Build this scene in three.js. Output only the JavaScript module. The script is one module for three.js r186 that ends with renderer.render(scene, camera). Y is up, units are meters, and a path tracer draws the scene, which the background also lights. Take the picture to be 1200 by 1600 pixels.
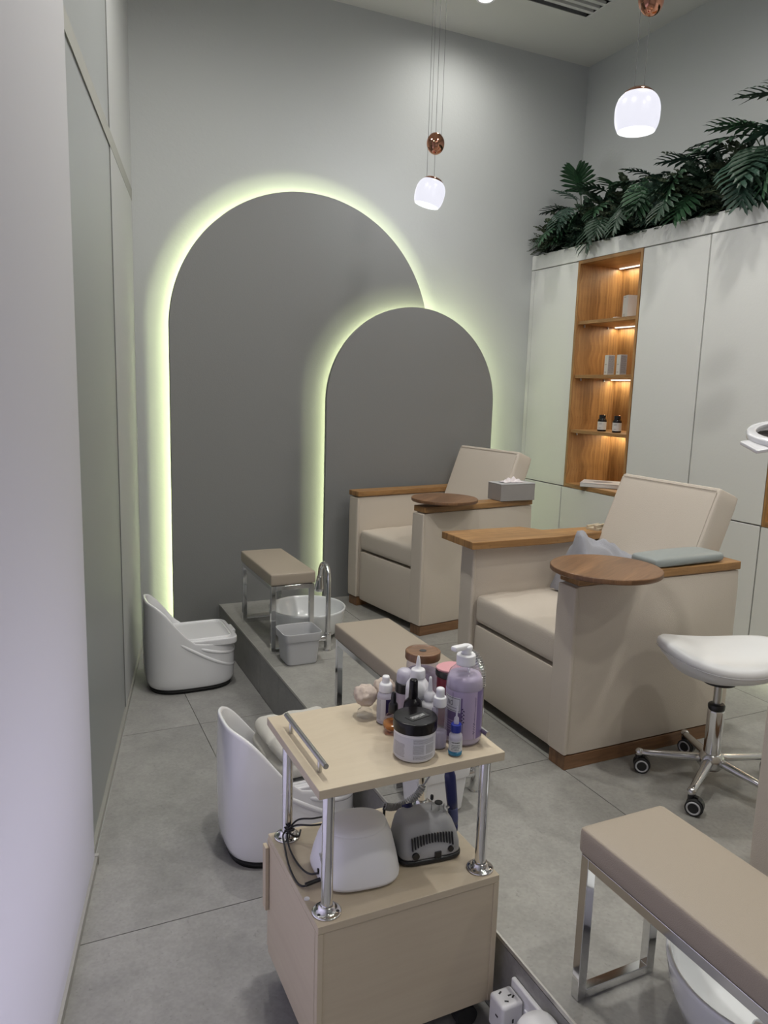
import * as THREE from 'three';
import { RoundedBoxGeometry } from 'three/addons/geometries/RoundedBoxGeometry.js';
import { mergeGeometries, mergeVertices } from 'three/addons/utils/BufferGeometryUtils.js';
import { RectAreaLightUniformsLib } from 'three/addons/lights/RectAreaLightUniformsLib.js';

// ---------------------------------------------------------------- camera, sky, light, exposure
const scene = new THREE.Scene();
const renderer = new THREE.WebGLRenderer({ antialias: true });
renderer.toneMapping = THREE.LinearToneMapping;
renderer.toneMappingExposure = 1.18;
renderer.shadowMap.enabled = true;
RectAreaLightUniformsLib.init();

const camera = new THREE.PerspectiveCamera(2 * Math.atan(800 / 1175.83) * 180 / Math.PI, 0.75, 0.05, 60);
camera.rotation.order = 'YXZ';
camera.position.set(0, 1.47, 0);
camera.rotation.set(-0.163527, -0.441586, 0.029514);
scene.add(camera);

scene.background = new THREE.Color().setRGB(0.55, 0.53, 0.60);   // daylight of the arcade outside the frosted glass front

// ceiling downlights: [x, z, candela]
const DOWNLIGHTS = [[2.345, -3.86, 2.5, 'small round recessed ceiling downlight beside the slot vent'], [0.80, -3.0, 6.3, 'recessed ceiling downlight over the technician seat by the back wall'], [2.345, -2.35, 4.5, 'recessed ceiling downlight over the near armchair'], [0.75, -1.65, 7.5, 'recessed ceiling downlight over the trolley'],
  [2.345, -0.85, 5.5, 'recessed ceiling downlight over the cut off armchair'], [1.55, -0.05, 5, 'recessed ceiling downlight above the viewer by the glass front'], [2.345, 0.75, 4, 'recessed ceiling downlight behind the viewer near the cabinets'], [0.8, 1.4, 3, 'recessed ceiling downlight behind the viewer near the glass front']];
const DOWN_COLOR = new THREE.Color().setRGB(1.0, 0.975, 0.925);
const LED_COLOR = new THREE.Color().setRGB(0.90, 1.0, 0.56);
const ARCH_NITS = 50, NICHE_NITS = 55, KICK_NITS = 14, PENDANT_CD = .5, SIGN_NITS = 7.2;

// ---------------------------------------------------------------- helpers
let seed = 20240611;
const rnd = () => { seed = (seed * 1664525 + 1013904223) >>> 0; return seed / 4294967296; };
const rr = (a, b) => a + (b - a) * rnd();
const lin = (r, g, b) => new THREE.Color().setRGB(r, g, b);
const srgb = (r, g, b) => new THREE.Color().setRGB(r / 255, g / 255, b / 255, THREE.SRGBColorSpace);
const V = (x, y, z) => new THREE.Vector3(x, y, z);
const taken = {};
function numbered(n) { if (!(n in taken)) { taken[n] = 0; return n; } taken[n]++; return n + '_' + String(taken[n]).padStart(3, '0'); }
function thing(name, label, category, pos = [0, 0, 0], turn = 0, group) {
  const o = new THREE.Group(); o.name = numbered(name); scene.add(o);
  o.position.set(...pos); o.rotation.y = turn; o.userData = { label, category };
  if (group) o.userData.group = group;
  return o;
}
function shadows(o) { o.traverse((c) => { if (c.isMesh) { c.castShadow = true; c.receiveShadow = true; } }); return o; }
function obj(name, geo, mat, parent) {
  const g = Array.isArray(geo) ? join(geo) : geo;
  const m = new THREE.Mesh(g, mat); m.name = parent ? name : numbered(name);
  m.castShadow = m.receiveShadow = true;
  (parent || scene).add(m); return m;
}
function tag(o, label, category, group, kind) { o.userData.label = label; o.userData.category = category; if (group) o.userData.group = group; if (kind) o.userData.kind = kind; return o; }
function structure(o, label) { o.userData.kind = 'structure'; if (label) o.userData.label = label; return o; }
function dup(root, name, pos, turn, label, group) {
  const r = root.clone(); r.name = numbered(name); scene.add(r); r.userData = { ...root.userData };
  r.position.set(...pos); r.rotation.y = turn; if (label) r.userData.label = label; if (group) r.userData.group = group;
  return r;
}
function plain(g) { const k = g.index ? g.toNonIndexed() : g; for (const n of Object.keys(k.attributes)) if (!['position', 'normal', 'uv'].includes(n)) k.deleteAttribute(n);
  if (!k.attributes.uv) k.setAttribute('uv', new THREE.BufferAttribute(new Float32Array(k.attributes.position.count * 2), 2));
  return k; }
function join(list) { return list.length === 1 ? list[0] : mergeGeometries(list.map(plain), false); }
// uv in metres from the dominant axis of each face; v runs along the grain axis
function uvBox(g0, grain = 'y', s = 1, ox = 0, oy = 0) {
  const g = g0.index ? g0.toNonIndexed() : g0, p = g.attributes.position, uv = new Float32Array(p.count * 2);
  const a = V(), b = V(), c = V(), n = V();
  for (let i = 0; i < p.count; i += 3) {
    a.fromBufferAttribute(p, i); b.fromBufferAttribute(p, i + 1); c.fromBufferAttribute(p, i + 2);
    n.crossVectors(b.clone().sub(a), c.clone().sub(a));
    const ax = Math.abs(n.x), ay = Math.abs(n.y), az = Math.abs(n.z);
    let k = ay >= ax && ay >= az ? ['x', 'z'] : ax >= az ? ['z', 'y'] : ['x', 'y'];
    if (k[0] === grain) k = [k[1], k[0]];
    [a, b, c].forEach((q, j) => { uv[(i + j) * 2] = q[k[0]] * s + ox; uv[(i + j) * 2 + 1] = q[k[1]] * s + oy; });
  }
  g.setAttribute('uv', new THREE.BufferAttribute(uv, 2)); return g;
}
const box = (w, h, d, x = 0, y = 0, z = 0) => new THREE.BoxGeometry(w, h, d).translate(x, y, z);
const box6 = (x0, x1, y0, y1, z0, z1) => box(x1 - x0, y1 - y0, z1 - z0, (x0 + x1) / 2, (y0 + y1) / 2, (z0 + z1) / 2);
function rbox(w, h, d, r, x = 0, y = 0, z = 0, seg = 3) { return new RoundedBoxGeometry(w, h, d, seg, Math.min(r, w / 2.02, h / 2.02, d / 2.02)).translate(x, y, z); }
const rbox6 = (x0, x1, y0, y1, z0, z1, r = 0.004, seg = 2) => rbox(x1 - x0, y1 - y0, z1 - z0, r, (x0 + x1) / 2, (y0 + y1) / 2, (z0 + z1) / 2, seg);
const cyl = (r0, r1, h, x = 0, y = 0, z = 0, seg = 24) => new THREE.CylinderGeometry(r1, r0, h, seg).translate(x, y + h / 2, z);
const lathe = (pts, seg = 32) => new THREE.LatheGeometry(pts.map(([r, y]) => new THREE.Vector2(r, y)), seg);
const tube = (pts, r, seg = 24, rad = 8) => new THREE.TubeGeometry(new THREE.CatmullRomCurve3(pts.map((p) => p.isVector3 ? p : V(...p))), seg, r, rad, false);
function smooth(g) { g.deleteAttribute('uv'); g.deleteAttribute('normal'); const m = mergeVertices(g, 1e-5); m.computeVertexNormals(); return m; }
// padded box: rounded edges, swelling faces, light unevenness
function softBox(w, h, d, r, o = {}) {
  const { top = 0, side = 0, wob = 0, n = 12, ph = 0 } = o;
  const g = new THREE.BoxGeometry(w, h, d, n, Math.max(4, Math.round(n * .5)), n), p = g.attributes.position, q = V(), c = V();
  for (let i = 0; i < p.count; i++) {
    q.fromBufferAttribute(p, i);
    // crowd vertices towards edges
    const cr = (t) => Math.sign(t) * (1 - Math.max(0, 1 - Math.abs(t)) ** 1.6);
    q.set(cr(q.x * 2 / w) * w / 2, cr(q.y * 2 / h) * h / 2, cr(q.z * 2 / d) * d / 2);
    c.set(THREE.MathUtils.clamp(q.x, -w / 2 + r, w / 2 - r), THREE.MathUtils.clamp(q.y, -h / 2 + r, h / 2 - r), THREE.MathUtils.clamp(q.z, -d / 2 + r, d / 2 - r));
    const dv = q.clone().sub(c); if (dv.length() > 1e-9) q.copy(c).addScaledVector(dv.normalize(), r);
    const fx = 1 - (2 * q.x / w) ** 2, fy = 1 - (2 * q.y / h) ** 2, fz = 1 - (2 * q.z / d) ** 2;
    if (q.y > 0) q.y += top * Math.max(0, fx) * Math.max(0, fz) * (q.y * 2 / h);
    q.x += Math.sign(q.x) * side * Math.max(0, fy) * Math.max(0, fz) * Math.abs(q.x * 2 / w);
    q.z += Math.sign(q.z) * side * Math.max(0, fy) * Math.max(0, fx) * Math.abs(q.z * 2 / d);
    if (wob) q.y += wob * (Math.sin(q.x * 31 + ph) * Math.sin(q.z * 23 + 1.3 * ph) + .5 * Math.sin(q.x * 57 - q.z * 41 + ph)) * (q.y > 0 ? 1 : 0);
    p.setXYZ(i, q.x, q.y, q.z);
  }
  return uvNorm(smooth(g));
}
function uvNorm(m, grain = 'y') { const g = m.toNonIndexed(); return uvBox(g, grain); }
// loft: rings of points (same count), closed round; caps optional
function loft(rings, capA = true, capB = true) {
  const n = rings[0].length, pos = [], idx = [];
  for (const r of rings) for (const p of r) pos.push(p[0], p[1], p[2]);
  for (let i = 0; i < rings.length - 1; i++) for (let j = 0; j < n; j++) {
    const a = i * n + j, b = i * n + (j + 1) % n, c = a + n, d = b + n; idx.push(a, c, b, b, c, d);
  }
  const cap = (k, flip) => { const s = [0, 0, 0]; rings[k].forEach((p) => { s[0] += p[0] / n; s[1] += p[1] / n; s[2] += p[2] / n; }); pos.push(...s); const ci = pos.length / 3 - 1;
    for (let j = 0; j < n; j++) { const a = k * n + j, b = k * n + (j + 1) % n; flip ? idx.push(ci, b, a) : idx.push(ci, a, b); } };
  if (capA) cap(0, false); if (capB) cap(rings.length - 1, true);
  const g = new THREE.BufferGeometry(); g.setAttribute('position', new THREE.Float32BufferAttribute(pos, 3)); g.setIndex(idx); g.computeVertexNormals(); return uvNorm(g);
}
const superRing = (a, b, y, e = 3, n = 48, ox = 0, oz = 0) => Array.from({ length: n }, (_, i) => { const t = -i / n * 2 * Math.PI, c = Math.cos(t), s = Math.sin(t);
  return [ox + a * Math.sign(c) * Math.abs(c) ** (2 / e), y, oz + b * Math.sign(s) * Math.abs(s) ** (2 / e)]; });

// ---------------------------------------------------------------- procedural textures
function noise2(n, sd) { const t = new Float32Array(n * n); let s = sd >>> 0; for (let i = 0; i < n * n; i++) { s = (s * 1664525 + 1013904223) >>> 0; t[i] = s / 4294967296; }
  return (x, y) => { const xi = Math.floor(x), yi = Math.floor(y), fx = x - xi, fy = y - yi, u = fx * fx * (3 - 2 * fx), v = fy * fy * (3 - 2 * fy), k = (a, b) => t[((b % n + n) % n) * n + ((a % n + n) % n)];
    return (k(xi, yi) * (1 - u) + k(xi + 1, yi) * u) * (1 - v) + (k(xi, yi + 1) * (1 - u) + k(xi + 1, yi + 1) * u) * v; }; }
function dataTex(size, fn, colour = true) {
  const d = new Uint8Array(size * size * 4);
  for (let y = 0; y < size; y++) for (let x = 0; x < size; x++) { const c = fn(x / size, y / size), i = (y * size + x) * 4;
    const q = Array.isArray(c) ? c : [c, c, c]; d[i] = Math.max(0, Math.min(255, q[0] * 255)); d[i + 1] = Math.max(0, Math.min(255, q[1] * 255)); d[i + 2] = Math.max(0, Math.min(255, q[2] * 255)); d[i + 3] = 255; }
  const t = new THREE.DataTexture(d, size, size); t.wrapS = t.wrapT = THREE.RepeatWrapping; t.magFilter = THREE.LinearFilter; t.minFilter = THREE.LinearMipmapLinearFilter; t.generateMipmaps = true;
  if (colour) t.colorSpace = THREE.SRGBColorSpace; t.needsUpdate = true; return t;
}
const rep = (t, r) => { const c = t.clone(); c.repeat.set(r, r); c.needsUpdate = true; return c; };
const n8 = noise2(8, 11), n16 = noise2(16, 12), n32 = noise2(32, 13), n64 = noise2(64, 14), n128 = noise2(128, 15), n256 = noise2(256, 16);
const cement = (base, amp) => dataTex(512, (u, v) => { const f = (n8(u * 8, v * 8) - .5) * .7 + (n32(u * 32, v * 32) - .5) * .5 + (n128(u * 128, v * 128) - .5) * .45 + (n256(u * 256, v * 256) - .5) * .5; const k = 1 + amp * f;
  const sp = n256(u * 256 + 3.5, v * 256 + 7.1) > .955 ? .9 : 1; return base.map((c) => c * k * sp); });
const tileTex = cement([0.615, 0.61, 0.59], .12);
const tileTexLow = cement([0.59, 0.585, 0.575], .12);
const plasterTex = dataTex(256, (u, v) => 0.5 + (n64(u * 64, v * 64) - .5) * .5 + (n256(u * 256, v * 256) - .5) * .5, false);
const leatherTex = dataTex(256, (u, v) => { let m = 9; const N = 40, gx = Math.floor(u * N), gy = Math.floor(v * N); // cell pebbles
  for (let a = -1; a <= 1; a++) for (let b = -1; b <= 1; b++) { const i = ((gx + a) % N + N) % N, j = ((gy + b) % N + N) % N; const px = (gx + a + n256(i * 3.0, j * 5.0)) / N, py = (gy + b + n256(i * 7.0 + 50, j * 2.0 + 90)) / N; m = Math.min(m, Math.hypot(u - px, v - py) * N); }
  return Math.min(1, 1.1 - m * .8); }, false);
function oak(dark, light, sd, contrast = 1) { const a = noise2(8, sd), b = noise2(256, sd + 1), c = noise2(4, sd + 2), d = noise2(64, sd + 3), e = noise2(16, sd + 4);
  return dataTex(512, (u, v0) => { const v = 1 - Math.abs(2 * v0 - 1), w = c(u * 4, v * 4) * .05 + e(u * 16, v * 4 * .5 * 2) * .012; const band = d((u + w) * 64, v * 1 + .0 * v), wide = e((u + w * 1.5) * 16, v * 1), fine = b(u * 256, v * 4), pore = b(u * 256 + 31, v * 16), tone = a(u * 8, v * 8);
    let k = .5 + contrast * ((band - .5) * .55 + (wide - .5) * .45 + (fine - .5) * .35 + (tone - .5) * .15); if (pore > .84) k -= .2 * contrast; k = Math.max(0, Math.min(1, k)); return dark.map((q, i) => q + (light[i] - q) * k); }); }
const oakTex = oak([0.47, 0.335, 0.195], [0.70, 0.535, 0.34], 31), walnutTex = oak([0.40, 0.285, 0.195], [0.575, 0.43, 0.305], 51);
const birchTex = oak([0.755, 0.70, 0.61], [0.785, 0.735, 0.645], 71, .8);
const furTex = dataTex(256, (u, v) => n128(u * 128, v * 128) * .5 + n256(u * 256, v * 256) * .5, false);
function canvasTex(w, h, draw) { const c = document.createElement('canvas'); c.width = w; c.height = h; draw(c.getContext('2d'), w, h); const t = new THREE.CanvasTexture(c); t.colorSpace = THREE.SRGBColorSpace; return t; }

// ---------------------------------------------------------------- materials
const std = (color, roughness, o = {}) => new THREE.MeshStandardMaterial({ color, roughness, metalness: 0, ...o });
const phy = (color, roughness, o = {}) => new THREE.MeshPhysicalMaterial({ color, roughness, metalness: 0, ...o });
const M = {
  wall: std(lin(.48, .497, .49), .9, { bumpMap: rep(plasterTex, 4), bumpScale: .0006 }),
  panel: std(lin(.225, .228, .226), .85, { bumpMap: rep(plasterTex, 4), bumpScale: .0004 }),
  ceiling: std(lin(.62, .62, .58), .92),
  tile: std(lin(.93, .93, .93), .42, { map: tileTex, bumpMap: tileTex, bumpScale: .0006 }),
  tileLow: std(lin(.93, .93, .93), .36, { map: tileTexLow, bumpMap: tileTexLow, bumpScale: .0006 }),
  grout: std(lin(.12, .118, .11), .95),
  trim: std(lin(.55, .54, .51), .35, { metalness: .6 }),
  film: phy(lin(.46, .455, .475), .75, { transmission: .8, thickness: 0 }),
  frost: phy(lin(.17, .215, .205), .55, { transmission: .75, thickness: 0, clearcoat: .6, clearcoatRoughness: .25 }),
  filmWhite: phy(lin(.33, .34, .33), .7, { transmission: .6, thickness: 0 }),
  alu: std(lin(.42, .41, .38), .42, { metalness: .5 }),
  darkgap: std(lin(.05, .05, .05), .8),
  white: phy(lin(.70, .705, .675), .5, { bumpMap: rep(plasterTex, 2), bumpScale: .0003 }),
  carcass: std(lin(.66, .66, .62), .55),
  oak: std(lin(1, 1, 1), .45, { map: oakTex }),
  walnut: std(lin(1, 1, 1), .38, { map: walnutTex }),
  birch: std(lin(1, 1, 1), .42, { map: birchTex }),
  leather: phy(lin(.61, .545, .465), .5, { bumpMap: rep(leatherTex, 9), bumpScale: .0006, specularIntensity: .7 }),
  bench: phy(lin(.37, .315, .25), .5, { bumpMap: rep(leatherTex, 12), bumpScale: .0004 }),
  benchSeam: std(lin(.56, .49, .41), .6),
  padGrey: phy(lin(.29, .32, .315), .42, { bumpMap: rep(leatherTex, 12), bumpScale: .0003 }),
  chrome: std(lin(.80, .80, .81), .08, { metalness: 1 }),
  chromeSoft: std(lin(.70, .70, .70), .2, { metalness: 1 }),
  steel: std(lin(.55, .55, .54), .28, { metalness: 1 }),
  copper: std(lin(.62, .30, .20), .06, { metalness: 1 }),
  gloss: phy(lin(.80, .80, .82), .16, { clearcoat: 1, clearcoatRoughness: .05 }),
  ceramic: phy(lin(.74, .76, .77), .12, { clearcoat: 1, clearcoatRoughness: .03 }),
  plasticWhite: phy(lin(.80, .80, .82), .38),
  plasticPale: phy(lin(.50, .505, .52), .42),
  plasticGrey: phy(lin(.36, .365, .375), .45),
  black: phy(lin(.012, .012, .014), .3),
  blackGloss: phy(lin(.008, .007, .008), .22, { specularIntensity: .6 }),
  rubber: std(lin(.02, .02, .02), .7),
  navy: phy(lin(.008, .012, .085), .35),
  navyMid: phy(lin(.07, .08, .19), .5),
  blueCap: phy(lin(.012, .025, .26), .35),
  whiteVinyl: phy(lin(.76, .77, .77), .38, { clearcoat: .25, clearcoatRoughness: .3 }),
  cushion: std(lin(.56, .545, .50), .9, { bumpMap: rep(furTex, 8), bumpScale: .0006 }),
  towel: std(lin(.43, .435, .48), .98, { bumpMap: rep(furTex, 10), bumpScale: .003 }),
  pouf: std(lin(.76, .64, .55), 1, { bumpMap: rep(furTex, 20), bumpScale: .002 }),
  clear: phy(lin(.96, .96, .97), .06, { transmission: 1, thickness: 0, ior: 1.45 }),
  clearTint: phy(lin(.86, .84, .90), .12, { transmission: .9, thickness: 0, ior: 1.45 }),
  frosty: phy(lin(.72, .70, .80), .3, { transmission: .35, thickness: 0 }),
  lavenderLiquid: phy(lin(.74, .68, .80), .25, { transmission: .3, thickness: 0 }),
  amber: phy(lin(.72, .30, .035), .12, { transmission: .55, thickness: 0 }),
  tealLiquid: phy(lin(.05, .25, .40), .2, { transmission: .3, thickness: 0 }),
  red: phy(lin(.22, .008, .03), .35),
  pink: phy(lin(.62, .30, .33), .55),
  lensGlow: new THREE.MeshStandardMaterial({ color: 0xffffff, emissive: lin(1, .97, .9), emissiveIntensity: 3, roughness: .5 }),
  shadeGlow: new THREE.MeshStandardMaterial({ color: lin(.06, .06, .06), emissive: lin(.90, .90, 1.0), emissiveIntensity: .78, roughness: .25 }),
  shadeInner: new THREE.MeshStandardMaterial({ color: lin(.1, .1, .1), emissive: lin(.95, 1.0, 1.0), emissiveIntensity: 1.0, roughness: .5, side: THREE.DoubleSide }),
  ledGlow: new THREE.MeshStandardMaterial({ color: 0xffffff, emissive: LED_COLOR, emissiveIntensity: 1.2, roughness: .6 }),
  ledWarm: new THREE.MeshStandardMaterial({ color: 0xffffff, emissive: lin(1, .95, .82), emissiveIntensity: 1.3, roughness: .6 }),
  leafDark: std(lin(.020, .046, .026), .5, { side: THREE.DoubleSide }),
  leafMid: std(lin(.025, .072, .032), .45, { side: THREE.DoubleSide }),
  leafOlive: std(lin(.054, .075, .040), .6, { side: THREE.DoubleSide }),
  leafBlue: std(lin(.022, .055, .036), .5, { side: THREE.DoubleSide }),
  stem: std(lin(.03, .055, .02), .7),
  paper: std(lin(.66, .66, .64), .7),
  tissueBox: phy(lin(.32, .30, .29), .5),
  lensDark: phy(lin(.03, .025, .025), .08, { clearcoat: 1, clearcoatRoughness: .02 }),
};

// ---------------------------------------------------------------- the setting
const PL = 0.21, CEIL = 3.573, ZB = -4.28, XR = 3.41, XE = 0.948, ZF = 2.6;
const CX = 3.05;                                 // face of the fitted cabinets
// left glass front runs at an angle: s metres along it from z = 0, out = towards the room
const LW = new THREE.Vector3(-0.348, 0, 0), LD = V(0.2029, 0, -0.9792), LN = V(0.9792, 0, 0.2029);
const leftTurn = Math.atan2(0.2029, 0.9792);     // turns local -z onto LD
function onLeft(s0, s1, y0, y1, o0, o1) { // box geometry given along the wall
  const g = box6(o0, o1, y0, y1, -s1, -s0); g.rotateY(-leftTurn); g.translate(LW.x, LW.y, LW.z); return g; }

structure(obj('wall_back', box6(-1.5, XR + .2, -.2, CEIL + .2, ZB - .15, ZB), M.wall), 'pale grey painted back wall behind the lit arches');
structure(obj('wall_right', box6(XR, XR + .15, -.2, CEIL + .2, ZB - .15, ZF + .15), M.wall), 'pale grey painted wall above the white cabinets');
structure(obj('wall_front', box6(-1.6, XR + .2, -.2, CEIL + .2, ZF, ZF + .15), M.wall), 'grey painted wall behind the viewer');
const VX = 2.66, VZ = -3.655, VW = .30, VD = .115;
{ const sh = new THREE.Shape(); sh.moveTo(-1.6, ZB - .15); sh.lineTo(XR + .2, ZB - .15); sh.lineTo(XR + .2, ZF + .15); sh.lineTo(-1.6, ZF + .15); sh.closePath();
  const h = new THREE.Path(); h.moveTo(VX - VW, VZ - VD); h.lineTo(VX - VW, VZ + VD); h.lineTo(VX + VW, VZ + VD); h.lineTo(VX + VW, VZ - VD); h.closePath(); sh.holes.push(h);
  const g = new THREE.ExtrudeGeometry(sh, { depth: .15, bevelEnabled: false }); g.rotateX(Math.PI / 2); g.translate(0, CEIL + .15, 0);
  structure(obj('ceiling', uvBox(g), M.ceiling), 'off white ceiling above the salon'); }

// lower floor: large porcelain tiles with fine joints
const floor = new THREE.Group(); floor.name = 'floor'; scene.add(floor); structure(floor, 'grey porcelain tile floor of the lower aisle');
obj('grout', box6(-1.6, XE + .02, -.12, -.004, ZB, ZF), M.grout, floor);
function tileRun(parent, xs, zs, y0, y1, mat, gap = .0028) {
  for (let i = 0; i < xs.length - 1; i++) for (let j = 0; j < zs.length - 1; j++) {
    const x0 = xs[i] + gap / 2, x1 = xs[i + 1] - gap / 2, z0 = zs[j] + gap / 2, z1 = zs[j + 1] - gap / 2;
    const g = uvBox(box6(x0, x1, y0, y1, z0, z1), 'z', .8, rr(0, 1), rr(0, 1)); obj('tile', g, mat, parent);
  }
}
tileRun(floor, [-1.6, -.583, .617, XE], [ZB, -3.122, -1.922, -.722, .478, 1.678, ZF], -.02, 0, M.tileLow);
// raised platform
const plat = new THREE.Group(); plat.name = 'floor_001'; scene.add(plat); taken.floor = 1; structure(plat, 'raised grey porcelain tile platform under the armchairs');
obj('platform_core', box6(XE + .01, XR, -.1, PL - .012, ZB, ZF), M.grout, plat);
tileRun(plat, [XE, 1.592, 2.766, XR], [ZB, -3.14, -1.96, -.76, .44, 1.64, ZF], PL - .012, PL, M.tile);
{ const zs = [ZB, -3.343, -3.046, -1.846, -.646, .554, 1.754, ZF];
  for (let j = 0; j < zs.length - 1; j++) obj('riser_tile', uvBox(box6(XE, XE + .011, 0, PL - .0135, zs[j] + .0014, zs[j + 1] - .0014), 'z', .8, rr(0, 1), rr(0, 1)), M.tileLow, plat); }
obj('edge_strip', rbox6(XE - .0015, XE + .004, PL - .010, PL + .001, ZB + .09, ZF, .001, 1), M.trim, plat);

// left shop front: film covered near pane, satin middle pane, white end pane, channel at the foot
structure(obj('window_1', onLeft(-2.66, 2.305, 0.028, CEIL, -.008, .004), M.film), 'large lavender grey film covered glass pane nearest the viewer');
structure(obj('window_2', onLeft(2.312, 3.418, 0.028, CEIL, -.026, -.014), M.frost), 'greenish satin glass pane in the shop front');
structure(obj('window_3', onLeft(3.424, 4.40, 0.028, CEIL, -.022, -.010), M.filmWhite), 'narrow white frosted pane next to the back wall');
structure(obj('trim_1', onLeft(2.30, 4.385, 2.385, 2.445, -.013, -.009), std(lin(.33, .33, .30), .6)), 'grey transom band across the frosted panes');
structure(obj('trim_2', onLeft(3.4195, 3.4225, .028, CEIL, -.03, -.0135), M.alu), 'dark joint between two frosted panes');
structure(obj('baseboard_left', [onLeft(-2.66, 2.31, 0, .027, -.012, .012), onLeft(2.31, 4.385, 0, .027, -.028, -.002), onLeft(2.31, 2.325, 0, .03, -.028, .014)], M.alu), 'aluminium floor channel of the glass front');
structure(obj('wall_left', [onLeft(-2.7, 4.45, -.2, 0, -.10, -.0), onLeft(4.372, 4.45, 0, CEIL, -.1, -.004)], M.wall), 'edge of the shop front');

// lit sign board standing low outside the glass front: its lavender light comes through the film near the floor
{ const s0 = -.2, s1 = 2.25, y0 = .06, y1 = .86, off = -.6, m = (s0 + s1) / 2, at = LW.clone().addScaledVector(LD, m).addScaledVector(LN, off);
  const t = thing('sign_board', 'lit lavender sign board outside behind the film covered glass', 'sign', [at.x, 0, at.z], -leftTurn);
  obj('casing', rbox6(-.10, -.004, y0 - .06, y1 + .03, -(s1 - s0) / 2 - .03, (s1 - s0) / 2 + .03, .006), M.plasticGrey, t);
  obj('light_face', box6(-.004, 0, y0, y1, -(s1 - s0) / 2, (s1 - s0) / 2), new THREE.MeshStandardMaterial({ color: lin(.6, .6, .65), emissive: lin(.74, .70, 1), emissiveIntensity: 1, roughness: .6 }), t);
  const l = new THREE.RectAreaLight(lin(.86, .83, 1), SIGN_NITS, s1 - s0, y1 - y0); l.position.copy(at).addScaledVector(LN, .006); l.position.y = (y0 + y1) / 2; scene.add(l); l.lookAt(l.position.clone().add(LN)); }

// ceiling air vent
{ const t = thing('air_vent', 'white ceiling slot vent with dark open slots', 'vent', [VX, CEIL, VZ]);
  const fm = std(lin(.62, .62, .58), .7), duct = std(lin(.30, .30, .30), .6);
  obj('frame', [rbox6(-VW - .035, VW + .035, -.006, -.0005, -VD - .035, -VD + .012, .002, 1), rbox6(-VW - .035, VW + .035, -.006, -.0005, VD - .012, VD + .035, .002, 1), rbox6(-VW - .035, -VW + .012, -.006, -.0005, -VD + .012, VD - .012, .002, 1), rbox6(VW - .012, VW + .035, -.006, -.0005, -VD + .012, VD - .012, .002, 1)], fm, t);
  for (let k = 0; k < 3; k++) obj('louvre', rbox6(-VW + .012, VW - .012, -.005, .012, -.0515 + k * .0515 - .012, -.0515 + k * .0515 + .012, .001, 1), fm, t);
  obj('duct', [box6(-VW, VW, .70, .705, -VD, VD), box6(-VW - .004, -VW, .0, .705, -VD, VD), box6(VW, VW + .004, .0, .705, -VD, VD), box6(-VW, VW, .0, .705, -VD - .004, -VD), box6(-VW, VW, .0, .705, VD, VD + .004)], duct, t);
}

// ---------------------------------------------------------------- downlights
DOWNLIGHTS.forEach(([x, z, cd, label]) => {
  const t = thing('ceiling_downlight', label, 'downlight', [x, CEIL, z], 0, 'recessed ceiling downlights');
  obj('trim_ring', lathe([[.038, -.001], [.040, -.006], [.052, -.005], [.054, 0.001]], 32), M.plasticWhite, t);
  obj('lens', new THREE.CylinderGeometry(.038, .038, .003, 24).translate(0, -.0025, 0), M.lensGlow, t);
  const l = new THREE.SpotLight(DOWN_COLOR, cd, 0, Math.PI * .495, 1, 2); l.position.set(x, CEIL - .012, z); l.target.position.set(x, 0, z);
  l.castShadow = true; l.shadow.radius = 3; l.shadow.mapSize.set(1024, 1024); scene.add(l); scene.add(l.target);
});

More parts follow.
